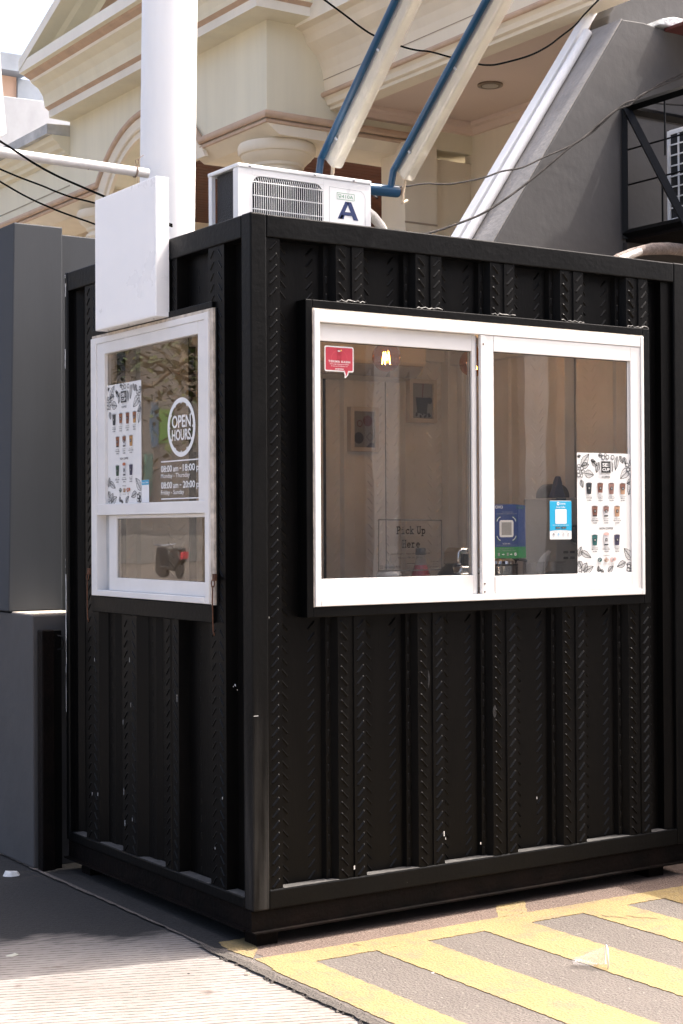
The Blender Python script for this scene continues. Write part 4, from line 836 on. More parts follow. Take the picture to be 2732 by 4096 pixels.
# ---------------------------------------------------------------- on the kiosk
t = thing('sign_box', 'blank white light box sign fixed over the top of the side window', 'sign', (-.03, .93, 2.39))
MB().box(-.063, -.002, .645, 1.22, 2.390, 2.955).build('case', SIGNW, t, bevel=.003)
b = MB(); b.box(-.0645, -.0631, .650, 1.215, 2.395, 2.950); b.build('face', SIGNW, t)
b = MB()
for yy in (.72, .95, 1.15): b.lathe([(.004, 0), (.004, .002)], (-.035, yy, 2.3899), 10, ax=Vector((0, 0, -1)))
b.each('screw', STEEL, t); adopt(t)
def hook(y, label):
    t = thing('window_hook', label, 'hook', (-.01, y, 1.33), 'rusty hooks under the side window')
    b = MB(); b.box(-.018, -.009, y-.014, y+.010, 1.335, 1.362); b.build('plate', RUST, t, bevel=.001)
    b = MB(); b.tube([(-.02, y+.012*math.cos(R(a)), 1.325+.014*math.sin(R(a))) for a in range(0, 361, 30)], .0025, 8)
    b.tube([(-.02, y+.002, 1.315), (-.021, y+.003, 1.25), (-.02, y+.001, 1.16), (-.021, y-.004, 1.135), (-.021, y-.010, 1.128), (-.021, y-.012, 1.138)], .0028, 8); b.build('rod', RUST, t, smooth=True); adopt(t)
hook(.262, 'rusty hook and rod hanging at the right lower corner of the side window')
hook(1.405, 'rusty hook hanging at the left lower corner of the side window')

# outdoor air conditioner
AX0, AX1, AY0, AY1, AZ0, AZ1 = .609, 1.338, 1.15, 1.425, 2.672, 3.185
A = thing('air_conditioner', 'white outdoor air conditioner unit sitting on the kiosk roof', 'air conditioner', (.97, 1.29, 2.655))
b = MB()
# front plate with grille opening
gx0, gx1, gz0, gz1 = .685, 1.068, 2.72, 3.140
def fp(x0, x1, z0, z1): b.box(x0, x1, AY0, AY0+.012, z0, z1)
fp(AX0, gx0, AZ0, AZ1-.015); fp(gx1, AX1, AZ0, AZ1-.015); fp(gx0, gx1, AZ0, gz0); fp(gx0, gx1, gz1, AZ1-.015)
for cx_, cz_, sx, sz in ((gx0, gz1, 1, -1), (gx1, gz1, -1, -1), (gx0, gz0, 1, 1), (gx1, gz0, -1, 1)):
    r_ = .045; pts = [(cx_, cz_)]+[(cx_+sx*r_*(1-math.cos(R(a))), cz_+sz*r_*(1-math.sin(R(a)))) for a in range(0, 91, 15)]
    b.prism(pts, 'y', AY0+.0003, AY0+.0117)
b.box(AX1-.012, AX1, AY0+.012, AY1, AZ0, AZ1-.015); b.box(AX0, AX0+.035, AY0+.0121, AY0+.045, AZ0, AZ1-.015); b.box(AX0, AX0+.02, AY1-.03, AY1, AZ0, AZ1-.015); b.box(AX0, AX1, AY1-.008, AY1, AZ0, AZ0+.1)
b.build('casing', ACW, A, bevel=.003)
MB().box(AX0-.004, AX1+.003, AY0-.004, AY1+.004, AZ1-.016, AZ1+.004).build('top_cover', ACW, A, bevel=.005)
b = MB(); b.box(AX0+.016, AX0+.03, AY0+.0455, AY1-.055, AZ0+.02, AZ1-.017); b.box(AX0+.03, gx1+.02, AY1-.055, AY1-.03, AZ0+.02, AZ1-.017); b.each('coil', ACIN, A)
b = MB(); b.box(gx0-.02, gx1+.02, AY0+.09, AY0+.10, gz0-.02, gz1+.02); b.box(gx1+.0201, gx1+.03, AY0+.0122, AY1-.056, AZ0+.01, AZ1-.017); b.build('fan_shroud', ACIN, A)
b = MB(); cxg, czg = (gx0+gx1)/2, 2.90
for k in range(3):
    vs = []
    for i in range(7):
        rr = .03+.15*i/6
        for j in (-1, 0, 1): a = R(120*k+j*26+rr*120); vs.append((cxg+rr*math.cos(a), AY0+.055+j*.014, czg+rr*math.sin(a)))
    b.add(vs, [(i*3+j, i*3+j+1, i*3+j+4, i*3+j+3) for i in range(6) for j in range(2)])
b.lathe([(.032, 0), (.032, .03), (.02, .035)], (cxg, AY0+.07, czg), 20, ax=Vector((0, -1, 0))); b.build('fan', mat('fan_plastic', (.06, .06, .06), .4), A)
b = MB()
n = 33
for k in range(n):
    x = gx0+.008+(gx1-gx0-.016)*k/(n-1); e = min(k, n-1-k); cut = .03*(1-math.sin(min(1, e/3)*math.pi/2))
    b.tube([(x, AY0+.006, gz1-cut+.003), (x, AY0-.004, gz1-.022-cut*.6), (x, AY0-.005, gz0+.02+cut), (x, AY0+.006, gz0+cut-.003)], .0014, 6)
for k in range(7):
    z = gz1-.028-.062*k
    b.tube([(gx0-.002, AY0+.005, z), (gx0+.01, AY0-.001, z), (gx1-.01, AY0-.001, z), (gx1+.002, AY0+.005, z)], .0026, 6)
b.build('grille', ACW, A, smooth=True)
b = MB()
for x, z in ((AX0+.06, AZ1-.006), (1.02, AZ1-.006), (1.24, AZ1-.006)): b.lathe([(.006, 0), (.006, .003), (.003, .004)], (x, AY0-.004, z), 12, ax=Vector((0, -1, 0)))
b.each('screw', CHROME, A, smooth=True)
P = Flat((0, AY0, 0), (1, 0, 0), (0, 0, 1), (0, -1, 0))
for pts in ([(1.145, 3.082), (1.243, 3.082), (1.243, 3.112), (1.145, 3.112), (1.145, 3.082)],): P.line(pts, .002, 1, 1)
P.text('410A', 1.243-.006, 3.089, .017, 1, 1, width=.066, align='RIGHT'); P.line([(1.150, 3.104), (1.167, 3.104), (1.168, 3.097), (1.158, 3.096), (1.168, 3.089)], .002, 1, 1); P.line([(1.152, 3.099), (1.160, 3.088)], .002, 1, 1)
# big letter A
x0, z0, H_, W_ = 1.148, 2.990, .084, .118
P.poly([(x0, z0), (x0+.024, z0), (x0+.066, z0+H_), (x0+.043, z0+H_)], 0, 1); P.poly([(x0+W_, z0), (x0+W_-.028, z0), (x0+.050, z0+H_), (x0+.077, z0+H_)], 0, 1); P.rect(x0+.026, z0+.019, x0+W_-.030, z0+.035, 0, 2)
P.poly([(x0+.012, z0), (x0+.034, z0+.0), (x0+.04, z0+.019), (x0+.02, z0+.019)], 0, 1)
P.text('U', x0+.059, z0-.105, .084, 0, 1, width=.112, bold=.03)
P.line([(1.102, 2.68), (1.102, 3.135), (1.28, 3.132), (1.297, 3.12), (1.305, 3.10), (1.305, 2.68)], .0022, 2, 1)
P.build('lettering', [BLUEINK, GREENINK, GREYPL], A, recalc=False)
b = MB(); b.box(AX0+.08, AX0+.13, AY0-.01, AY1+.01, 2.6551, AZ0); b.box(AX1-.13, AX1-.08, AY0-.01, AY1+.01, 2.6551, AZ0); b.each('foot', GREYPL, A)
adopt(A)
tag(MB().tube([(1.30, 1.40, 3.06), (1.42, 1.44, 3.125), (1.52, 1.48, 3.130), (1.59, 1.5, 3.105), (1.64, 1.5, 3.06), (1.675, 1.5, 3.0), (1.70, 1.5, 2.90), (1.71, 1.5, 2.656)], .025, 14).build('insulated_pipe', FOAMW, smooth=True), 'white taped insulated pipe curving down behind the air conditioner on the kiosk roof', 'pipe')

# blue gantry with tube lamps
b = MB(); GA = thing('lamp_gantry', 'blue painted steel pipe gantry with two leaning arms behind the kiosk roof', 'gantry', (1.5, 1.52, 2.656))
MB().tube([(1.22, 1.52, 3.235), (1.745, 1.50, 3.245)], .030, 16).build('cross_pipe', BLUE, GA, smooth=True)
def arm(x, y0, z0, y1, z1):
    v = Vector((0, y1-y0, z1-z0)); e = Vector((x, y0, z0))+v*3.2
    MB().tube([(x, y0+.04, 3.25), (x, y0+.012, z0-.01), (x, y0, z0), tuple(e)], .0180, 14).build('arm', BLUE, GA, smooth=True)
    b = MB()
    for f in (.02, .36, 1.1, 1.8): p = Vector((x, y0, z0))+v*f; b.tube([tuple(p-v*.006), tuple(p+v*.006)], .0185, 14)
    b.each('collar', BLUE, GA, smooth=True)
arm(1.30, 1.515, 3.375, .885, 3.975); arm(1.70, 1.458, 3.352, .80, 3.925)
b = MB()
for x in (1.26,): b.tube([(x, 1.51, 3.23), (x, 1.51, 2.656)], .02, 12)
b.each('upright', BLUE, GA, smooth=True)
MB().lathe([(.024, 0), (.027, .006), (.012, .012)], (1.745, 1.50, 3.245), 14, ax=Vector((1, 0, 0))).build('end_cap', RUST, GA, smooth=True)
adopt(GA)
def tube_lamp(x, y0, z0, y1, z1, label):
    v = Vector((0, y1-y0, z1-z0)); L_ = v.length; t_ = v/L_; nrm = Vector((0, -t_.z, t_.y))   # toward street/down side
    if nrm.z > 0: nrm = -nrm
    T = thing('tube_light', label, 'lamp', (x, y0, z0), 'long sealed tube lights on the blue gantry arms')
    o0 = Vector((x, y0, z0))-nrm*.010
    def bar(name, n0, n1, hw, m, l0, l1, seg=None, bev=.006):
        b = MB(); vs = []
        for l in (l0, l1):
            for a_, c_ in ((n0, -hw), (n0, hw), (n1, hw*.72), (n1, -hw*.72)): vs.append(o0+t_*l+nrm*a_+Vector((1, 0, 0))*c_)
        b.add(vs, [(3, 2, 1, 0), (4, 5, 6, 7), (0, 1, 5, 4), (1, 2, 6, 5), (2, 3, 7, 6), (3, 0, 4, 7)]); return b.build(name, m, T, bevel=bev)
    bar('base_tray', .0, .022, .046, GREYPL, -.02, 1.75, bev=.004)
    bar('cover', .0225, .078, .043, TUBEW, -.02, 1.75, bev=.012)
    bar('reflector', .026, .034, .036, LAMPB, .02, 1.71)
    MB().tube([tuple(o0+t_*.05+nrm*.054), tuple(o0+t_*1.68+nrm*.054)], .014, 12).build('fluorescent_tube', mat('milky_tube', (.80, .76, .62), .3), T, smooth=True)
    b = MB()
    for l in (.12, .62, 1.12, 1.6):
        for sx in (-1, 1): 
            p = o0+t_*l+nrm*.022+Vector((sx*.048, 0, 0)); q = [p+t_*a+nrm*c_ for a in (-.014, .014) for c_ in (-.016, .016)]
            b.tube([tuple(p-nrm*.016), tuple(p+Vector((sx*.004, 0, 0))), tuple(p+nrm*.018)], .006, 6)
    b.each('clip', WHITEA, T, smooth=True)
    e = o0-t_*.02+nrm*.03; x_ = e.x
    MB().tube([tuple(e), (x_+.01, e.y+.02, e.z-.04), (x_+.005, e.y+.03, e.z-.09), (x_+.02, e.y+.05, e.z-.13), (x_+.05, e.y+.05, e.z-.115)], .009, 10).build('supply_cord', CORD, T, smooth=True)
    adopt(T)
tube_lamp(1.364, 1.515, 3.375, .885, 3.975, 'yellowed tube light on the left blue arm above the air conditioner')
tube_lamp(1.764, 1.458, 3.352, .80, 3.925, 'tube light on the right blue arm, lower end near the pipe end')

# ---------------------------------------------------------------- pole, pipe, cables
MB_ = MB().tube([(.955, 2.6, G), (1.0, 2.6, 3.2), (1.022, 2.6, 4.4), (1.06, 2.6, 6.4)], .150, 48, cap=True)
tag(MB_.build('white_pole', POLEW, smooth=True), 'thick round white steel pole rising behind the kiosk and the sign box', 'pole')
tag(MB().tube([(-3.2, 2.45, 3.417), (-.008, 2.45, 3.416), (.81, 2.45, 3.407)], .0255, 20).build('steel_pipe', PIPEW, smooth=True), 'weathered white horizontal pipe welded to the thick white pole', 'pipe')
b = MB()
for dx in (0, .006): b.tube([(.735+dx+.003*math.sin(a), 2.45+.028*math.cos(a), 3.408+.030*math.sin(a)) for a in [R(q) for q in range(0, 361, 30)]], .0022, 6)
b.tube([(.735, 2.42, 3.43), (.74, 2.41, 3.47), (.765, 2.41, 3.49)], .002, 6); b.tube([(.735, 2.42, 3.38), (.738, 2.42, 3.30)], .0015, 6); b.tube([(.73, 2.42, 3.43), (.72, 2.415, 3.46), (.735, 2.415, 3.468), (.75, 2.42, 3.42)], .002, 6)
tag(b.build('wire_tie', mat('rusty_wire', (.28, .20, .14), .7), smooth=True), 'twisted rusty wire tied round the horizontal pipe near the pole', 'wire')
def cable(pts, r_, m, label, name='overhead_cable', group='thin cables strung above the kiosk'):
    # smooth through the points
    P_ = [Vector(p) for p in pts]; out = []
    for i in range(len(P_)-1):
        a, b_, c_, d_ = P_[max(i-1, 0)], P_[i], P_[i+1], P_[min(i+2, len(P_)-1)]
        for k in range(5):
            t = k/5; out.append(.5*((2*b_)+(-a+c_)*t+(2*a-5*b_+4*c_-d_)*t*t+(-a+3*b_-3*c_+d_)*t**3))
    out.append(P_[-1]); return tag(MB().tube(out, r_*1.2, 8).build(name, m, smooth=True), label, 'cable', group)
Y_ = 2.3
cable([(-1.5, Y_, 4.1), (-.3, Y_, 3.55), (-.067, Y_, 3.433), (-.01, Y_, 3.406), (.107, Y_, 3.347), (.225, Y_, 3.30), (.345, Y_, 3.264), (.489, Y_, 3.223), (.9, 2.35, 3.12)], .0050, CABLE, 'black cable passing under the white pipe, highest of the three left of the sign box')
cable([(-1.5, Y_, 3.75), (-.3, Y_, 3.36), (-.068, Y_, 3.296), (.036, Y_, 3.267), (.153, Y_, 3.239), (.224, Y_, 3.219), (.314, Y_, 3.199), (.436, Y_, 3.184), (.9, 2.35, 3.13)], .0040, CABLE, 'black cable with a slight kink, middle of the three left of the sign box')
cable([(-1.5, Y_, 3.9), (-.3, Y_, 3.34), (-.068, Y_, 3.235), (.077, Y_, 3.173), (.224, Y_, 3.127), (.344, Y_, 3.098), (.436, Y_, 3.077), (.9, 2.35, 2.98)], .0040, CABLE, 'black cable nearest the grey wall, lowest of the three left of the sign box')
cable([(.9, Y_, 4.95), (1.6, Y_, 4.57), (1.829, Y_, 4.463), (1.972, Y_, 4.399), (2.069, Y_, 4.353), (2.167, Y_, 4.319), (2.345, Y_, 4.291), (2.458, Y_, 4.285), (2.561, Y_, 4.292), (2.712, Y_, 4.283), (2.901, Y_, 4.275), (2.985, Y_, 4.281), (3.077, Y_, 4.303), (3.301, Y_, 4.386), (3.454, Y_, 4.469), (3.557, Y_, 4.545), (3.675, Y_, 4.634), (3.755, Y_, 4.717), (3.95, Y_, 4.9)], .0048, CABLE, 'black cable looping behind both blue arms up to the sloping wall')
cable([(1.9, 1.9, 3.30), (2.074, Y_, 3.458), (2.227, Y_, 3.464), (2.373, Y_, 3.488), (2.509, Y_, 3.52), (2.676, Y_, 3.536), (2.806, Y_, 3.565), (2.962, Y_, 3.611), (3.084, Y_, 3.659), (3.245, Y_, 3.702), (3.422, Y_, 3.787), (3.616, Y_, 3.875), (3.814, Y_, 3.99), (3.99, Y_, 4.134), (4.086, Y_, 4.208), (4.211, Y_, 4.261), (4.4, Y_, 4.38), (4.7, Y_, 4.52)], .0045, CABLEG, 'dusty grey cable rising from the gantry end across the sloping wall, upper of two')
cable([(1.9, 2.0, 3.0), (2.252, Y_, 3.147), (2.398, Y_, 3.197), (2.57, Y_, 3.246), (2.745, Y_, 3.31), (2.924, Y_, 3.385), (3.082, Y_, 3.477), (3.244, Y_, 3.586), (3.421, Y_, 3.714), (3.616, Y_, 3.865), (3.748, Y_, 3.951), (3.882, Y_, 4.058), (4.018, Y_, 4.157), (4.142, Y_, 4.21), (4.225, Y_, 4.278), (4.395, Y_, 4.365), (4.7, Y_, 4.50)], .0060, CABLEG, 'dusty grey cable from the kiosk roof across the sloping wall, lower of two')
# torn hanging sign edge at the far left
b = MB(); b.prism([(-.9, 3.5), (-.02, 3.48), (.006, 3.50), (-.003, 3.60), (-.014, 3.72), (-.030, 3.95), (-.9, 4.6)], 'y', 2.395, 2.42)
o = b.build('hanging_board', mat('peeling_white_board', (.68, .68, .67), .6, var=.1, scale=20, bump=.6, bscale=40), bevel=.002); tag(o, 'worn white board hanging at the far left above the horizontal pipe, its lower end torn', 'board')

# ---------------------------------------------------------------- left grey walls
GW = thing('grey_gate_wall', 'dark grey painted wall with a low ledge and taller pillar behind the left side of the kiosk', 'wall', (-.1, 2.2, G))
MB().prism([(1.80, G), (9.5, G), (9.5, 1.14), (1.80, 1.14)], 'x', -.115, -.12+.26).build('low_wall', GREYW, GW, bevel=.006)
MB().box(-.112, .137, 1.803, 2.055, 1.1401, 1.146).build('ledge', mat('sunlit_ledge_tone', (.55, .47, .38), .7, var=.1, scale=8), GW)  # sunlit top of the ledge put into its pale colour
MB().prism([(-.128, 1.1465), (.148, 1.1465), (.155, 2.995), (-.094, 2.995)], 'y', 2.06, 2.75).build('pillar', GREYD, GW, bevel=.006)
MB().box(.156, 3.2, 2.14, 2.36, G, 2.975).build('rear_wall', GREYD, GW, bevel=.005)
MB().box(-.09, .15, 2.7501, 9.4, 1.1402, 2.2).build('long_wall', GREYD, GW)
adopt(GW)
GP = thing('gate_post', 'black steel gate post with a loop handle between the grey wall and the kiosk', 'gate post', (-.06, 1.74, G))
MB().box(-.108, -.048, 1.705, 1.765, G, 1.075).build('post', RUSTY, GP, bevel=.005)
MB().box(-.0475, -.006, 1.72, 1.76, G, 1.072).build('closing_plate', BLACK, GP, bevel=.004)
MB().tube([(-.035, 1.70, 1.05), (-.020, 1.685, 1.045), (-.016, 1.68, 1.02), (-.020, 1.685, .99), (-.035, 1.70, .985)], .004, 8).build('loop_handle', BLACK, GP, smooth=True)
adopt(GP)

# ---------------------------------------------------------------- right gable wall
GYw = 2.4
GB = thing('sloping_grey_wall', 'grey plastered wall with a steep sloping top edge behind the kiosk', 'wall', (4, 2.4, G))
MB().prism([(3.10, G), (7.5, G), (7.5, 4.80), (4.53, 4.78), (4.36, 4.795), (4.175, 4.785), (3.10, 3.25)], 'y', 2.40, 2.71).build('wall', GREYW, GB, bevel=.008)
# plastered slope face, slightly proud
sl_ = Vector((1.075, 0, 1.535)).normalized(); nn = Vector((-sl_.z, 0, sl_.x))
b = MB(); p0 = Vector((3.10, 0, 3.25)); p1 = Vector((4.175, 0, 4.785))
vs = [tuple(p+nn*k+Vector((0, yy, 0))) for p in (p0-sl_*.35, p1) for k in (.002, .008) for yy in (2.402, 2.708)]
b.add(vs, [(0, 1, 3, 2), (4, 6, 7, 5), (0, 4, 5, 1), (2, 3, 7, 6), (0, 2, 6, 4), (1, 5, 7, 3)]); b.build('sloping_coping', GREYCAP, GB)
adopt(GB)
tag(MB().prism([(4.05, 3), (9, 3), (9, 6.8), (5.62, 6.8), (4.36, 4.93), (4.20, 4.4)], 'y', 2.72, 2.90).build('rear_grey_wall', GREYW, bevel=.01), 'rough grey upper wall rising behind the sloping wall at the top right', 'wall')
def slope_pipe(off, yy, r_, ext0, ext1, name, label, sq=False):
    a = p0-sl_*ext0+nn*off; c_ = p1+sl_*ext1+nn*off; a.y = yy; c_.y = yy
    b = MB()
    if sq:
        vs = [tuple(p+nn*k+Vector((0, q, 0))) for p in (a, c_) for k in (-r_, r_) for q in (-r_*1.6, r_*1.6)]
        b.add(vs, [(0, 1, 3, 2), (4, 6, 7, 5), (0, 4, 5, 1), (2, 3, 7, 6), (0, 2, 6, 4), (1, 5, 7, 3)]); o = b.build(name, POLEW, bevel=.006)
    else: b.tube([tuple(a), tuple(c_)], r_, 20); o = b.build(name, POLEW, smooth=True)
    return tag(o, label, 'pipe')
slope_pipe(.040, 2.66, .032, .5, -.06, 'white_pipe', 'round white pipe running up the edge of the sloping grey wall')
slope_pipe(.036, 2.775, .027, .5, 1.6, 'white_channel', 'white rectangular channel along the back of the sloping wall, outermost of the two white runs', True)
# tiles and sheet on top of the wall
b = MB(); b.prism([(4.46, 4.79), (4.49, 4.835), (4.60, 4.865), (5.3, 4.875), (5.3, 4.80), (4.60, 4.79)], 'y', 2.36, 2.74)
tag(b.build('tar_sheet', mat('silver_sheet', (.45, .47, .48), .4, var=.3, scale=20, bump=1.0, bscale=25), bevel=.01), 'crumpled silver grey sheet lying on top of the sloping wall at the right', 'sheet')
tag(MB().box(4.54, 6.6, 1.80, 2.398, 4.768, 4.788).build('roof_tile', mat('red_tile', (.07, .012, .01), .7)), 'dark red roof tile edge under the silver sheet at the top right', 'roof tile')  # tile edge extended towards the street to cast shade on the grey wall
# cage
XC = 4.17
CG = thing('steel_cage', 'black steel cage bracket on the grey wall holding an air conditioner', 'cage', (XC+.4, 2.1, 3.4))
def bars(name, L_, r_, square=True):
    for p, q in L_:
        p, q = Vector(p), Vector(q); MB().tube([p, q], r_*1.2 if square else r_, 4 if square else 8).build(name, BLACK, CG)
YF = 1.35
bars('upright', [((XC, 2.385, 3.37), (XC, 2.385, 4.22)), ((XC, YF, 3.37), (XC, YF, 4.22)), ((XC+.95, YF, 3.37), (XC+.95, YF, 4.22))], .022)
bars('rail', [((XC, 2.385, 4.205), (XC, YF, 4.205)), ((XC, 2.385, 3.40), (XC, YF, 3.40)), ((XC, 2.385, 4.205), (XC+.95, 2.385, 4.205)), ((XC, YF, 4.205), (XC+.95, YF, 4.205)), ((XC+.95, 2.385, 3.40), (XC+.95, YF, 3.40)), ((XC+.95, 2.385, 4.205), (XC+.95, YF, 4.205)), ((XC, YF, 3.40), (XC+.95, YF, 3.40))], .024)
bars('brace', [((XC-.005, 2.36, 4.20), (XC-.005, 1.75, 3.22))], .026)
bars('thin_bar', [((XC+.01, 2.385, 3.94), (XC+.01, YF, 3.94)), ((XC+.01, 2.385, 3.715), (XC+.01, YF, 3.715)), ((XC+.01, 2.04, 4.2), (XC+.01, 2.04, 3.84)), ((XC+.01, 2.065, 3.67), (XC+.01, 2.065, 3.41)), ((XC+.0, 2.2, 4.205), (XC+.95, 1.9, 4.205))], .006, False)
MB().box(XC, XC+.95, YF, 2.385, 3.352, 3.372).build('floor_plate', RUSTY, CG); adopt(CG)
A2 = thing('air_conditioner', 'white air conditioner with square grid grille inside the black steel cage', 'air conditioner', (XC+.4, 1.8, 3.38))
b = MB(); X2 = XC+.12
b.box(X2+.012, X2+.30, 1.38, 2.128, 3.424, 4.03); 
b.build('casing', ACW, A2, bevel=.005)
b = MB(); b.box(X2+.006, X2+.0115, 1.40, 2.11, 3.46, 4.00); b.build('coil', ACIN, A2)
b = MB(); b.box(X2-.004, X2+.006, 2.105, 2.128, 3.43, 4.02); b.box(X2-.004, X2+.006, 1.38, 2.1049, 3.995, 4.02); b.box(X2-.004, X2+.006, 1.38, 2.1049, 3.43, 3.465)
for k in range(1, 8): z = 3.465+.53*k/8; b.box(X2-.003, X2+.0055, 1.38, 2.1049, z-.004, z+.004)
for k in range(1, 10): yy = 2.105-.072*k; b.box(X2-.0035, X2+.005, yy-.005, yy+.005, 3.466, 3.994)
b.build('grille', ACW, A2)
b = MB(); b.box(X2, X2+.3, 1.5, 1.55, 3.373, 3.4235); b.box(X2, X2+.3, 1.95, 2.0, 3.373, 3.4235); b.each('foot', ACW, A2)
adopt(A2)
tag(MB().tube([(3.45, 1.86, 2.95), (3.55, 1.88, 3.08), (3.64, 1.9, 3.132), (3.752, 1.9, 3.170), (3.85, 1.9, 3.197), (3.92, 1.9, 3.212), (4.064, 1.9, 3.228), (4.5, 1.9, 3.235), (5.2, 1.9, 3.235)], [.016, .020, .026, .03, .031, .036, .037, .037, .037], 16).build('insulated_pipe', FOAM, smooth=True), 'brown foam wrapped pipe lying across below the black steel cage', 'pipe')
tag(MB().tube([(3.56, 1.84, 3.08), (3.65, 1.86, 3.125), (3.76, 1.862, 3.168), (3.79, 1.865, 3.180)], .022, 12).build('white_hose', FOAMW, smooth=True), 'short white hose beside the brown wrapped pipe at the right end of the kiosk roof', 'hose')
tag(MB().box(4.16, 6.6, 2.36, 2.397, 2.5, 3.345).build('cage_shade_panel', mat('cage_shade_brown', (.03, .025, .022), .8, var=.2)), 'dark brown panel added for the shade on the wall below the black steel cage', 'panel')  # dark panel paints the shade on the wall below the cage
# unseen block added beyond the right edge to shade the forecourt corner
tag(MB().box(2.78, 2.95, -.62, 1.9, G, 1.78).build('added_shade_block', GREYW, bevel=.006), 'unseen grey block added right of the kiosk to cast a shadow', 'wall')

# ---------------------------------------------------------------- cream house
XA, YA = 3.4935, 5.705; YE = 9.49
H = thing('cream_house', 'large cream classical house with pediment, arches, columns and brown trim behind the kiosk', 'house', (XA, YA, G))
# wall with segmental arch
yc = 7.755
def arc(cz, rr, z0, n=24):
    a0 = math.asin((z0-cz)/rr); return [(yc+rr*math.cos(a0+(math.pi-2*a0)*i/n), cz+rr*math.sin(a0+(math.pi-2*a0)*i/n)) for i in range(n+1)]
ia = arc(4.12, .95, 4.738)   # from +y side to -y side
b = MB(); poly = [(YE, 4.738), (YE, 7.5), (YA, 7.5), (YA, 4.738)]+ia[::-1]
b.prism(poly, 'x', XA, XA+.55); b.build('arcade_wall', HOUSE, H)
# archivolt ring: flat band and brown outer moulding
oa = arc(3.96, 1.32, 4.79)
b = MB()
ob = arc(3.96, 1.30, 4.66)
ia2 = arc(4.12, .95, 4.655); n = len(ia2)
vs = [(XA-.035, y, z) for y, z in ia2]+[(XA-.035, y, z) for y, z in ob]+[(XA, y, z) for y, z in ia2]+[(XA, y, z) for y, z in ob]
b.add(vs, [(i, i+1, n+i+1, n+i) for i in range(n-1)]+[(2*n+i, 2*n+i+1, i+1, i) for i in range(n-1)]+[(n+i, n+i+1, 3*n+i+1, 3*n+i) for i in range(n-1)]+[(0, n, 3*n, 2*n), (n-1, 3*n-1, 4*n-1, 2*n-1)])
b.build('archivolt', PEACH, H, smooth=True)
b = MB(); ring_ = [(XA-.038, y, z) for y, z in arc(4.12, 1.03, 4.66)]; b.tube(ring_, .022, 8)
b.build('archivolt_bead', PEACH, H, smooth=True)
b = MB(); b.tube([(XA-.035, 11.5, 4.80), (XA-.035, yc+1.045, 4.80)]+[(XA-.035, y, z) for y, z in oa]+[(XA-.035, yc-1.045, 4.80), (XA-.035, YA-.035, 4.80), (5.10, YA-.035, 4.80)], .030, 10)
b.tube([(XA-.02, 11.5, 4.75), (XA-.02, yc+1.0, 4.75)], .018, 8); b.tube([(XA-.02, yc-1.0, 4.75), (XA-.02, YA-.02, 4.75), (5.10, YA-.02, 4.75)], .018, 8)
b.build('brown_moulding', BROWN, H, smooth=True)
# frieze block under the moulding and soffits
b = MB(); b.prism([(XA-.02, 4.735), (XA+.10, 4.655), (XA+.55, 4.655), (XA+.55, 4.735)], 'y', YA-.022, yc-1.02+.19); b.prism([(XA-.02, 4.735), (XA+.10, 4.655), (XA+.55, 4.655), (XA+.55, 4.735)], 'y', yc+1.02-.19, 11.5)
b.prism([(YA-.022, 4.7349), (YA+.06, 4.6551), (YA+.5, 4.6551), (YA+.5, 4.7349)], 'x', XA+.5501, 5.10)
b.each('impost', PEACH, H)
# right face of the corner block
MB().box(XA+.5501, 7.5, YA, YA+.45, 4.738, 7.5).build('front_wall', HOUSE, H)
# columns
def column(cx, cy):
    prof = [(.19, G), (.19, 3.9), (.19, 4.30), (.195, 4.36), (.225, 4.375), (.237, 4.40), (.225, 4.428), (.203, 4.435), (.203, 4.452), (.222, 4.465), (.226, 4.487), (.235, 4.492), (.255, 4.515), (.285, 4.54), (.292, 4.562), (.308, 4.568), (.318, 4.585), (.320, 4.630), (.31, 4.652)]
    c = MB(); c.lathe(prof[1:], (cx, cy, 0), 48); o = c.build('column', PEACH, H, smooth=True)
    c = MB(); c.lathe(prof[:2], (cx, cy, 0), 48); c.build('shaft', PEACH, o, smooth=True)
column(XA+.29, YA+.33); column(XA+.32, 9.27)
# cornice swept round the corner
prof = [(0, 5.555), (.22, 5.565), (.225, 5.635), (.265, 5.66), (.27, 5.70), (.285, 5.77), (.33, 5.835), (.405, 5.882), (.415, 5.905), (.47, 5.93), (.485, 5.945), (.53, 5.952), (.53, 6.055), (0, 6.07)]
mats_i = [0, 1, 2, 0, 0, 0, 0, 1, 2, 2, 0, 1, 0, 0]
b = MB(); n = len(prof)
def ringp(t):   # three stations: left end, corner (mitre), right end
    if t == 0: return [(XA-o_, YE, z) for o_, z in prof]
    if t == 1: return [(XA-o_, YA-o_, z) for o_, z in prof]
    return [(3.80, YA-o_, z) for o_, z in prof]
vs = ringp(0)+ringp(1)+ringp(2)
for t in range(2):
    for i in range(n-1):
        k = len(b.v); b.add([vs[t*n+i], vs[t*n+i+1], vs[(t+1)*n+i+1], vs[(t+1)*n+i]], [(0, 1, 2, 3)], mats_i[i])
b.add(ringp(0), [tuple(range(n))], 0); b.add(ringp(2), [tuple(range(n))], 0)
b.build('cornice', [HOUSE, HOUSEW, BROWN], H)
# pediment: tympanum + raking cornice
q0 = Vector((2.96, 9.49, 6.04)); rk = Vector((0, -.945, .379+.0)).normalized(); up = Vector((0, rk.z, -rk.y))
b = MB(); pr = [(-.02, -.02, 0), (.53, -.02, 0)]
rprof = [(0, -.10), (.10, -.10), (.13, -.17), (.10, -.28), (0, -.28)]
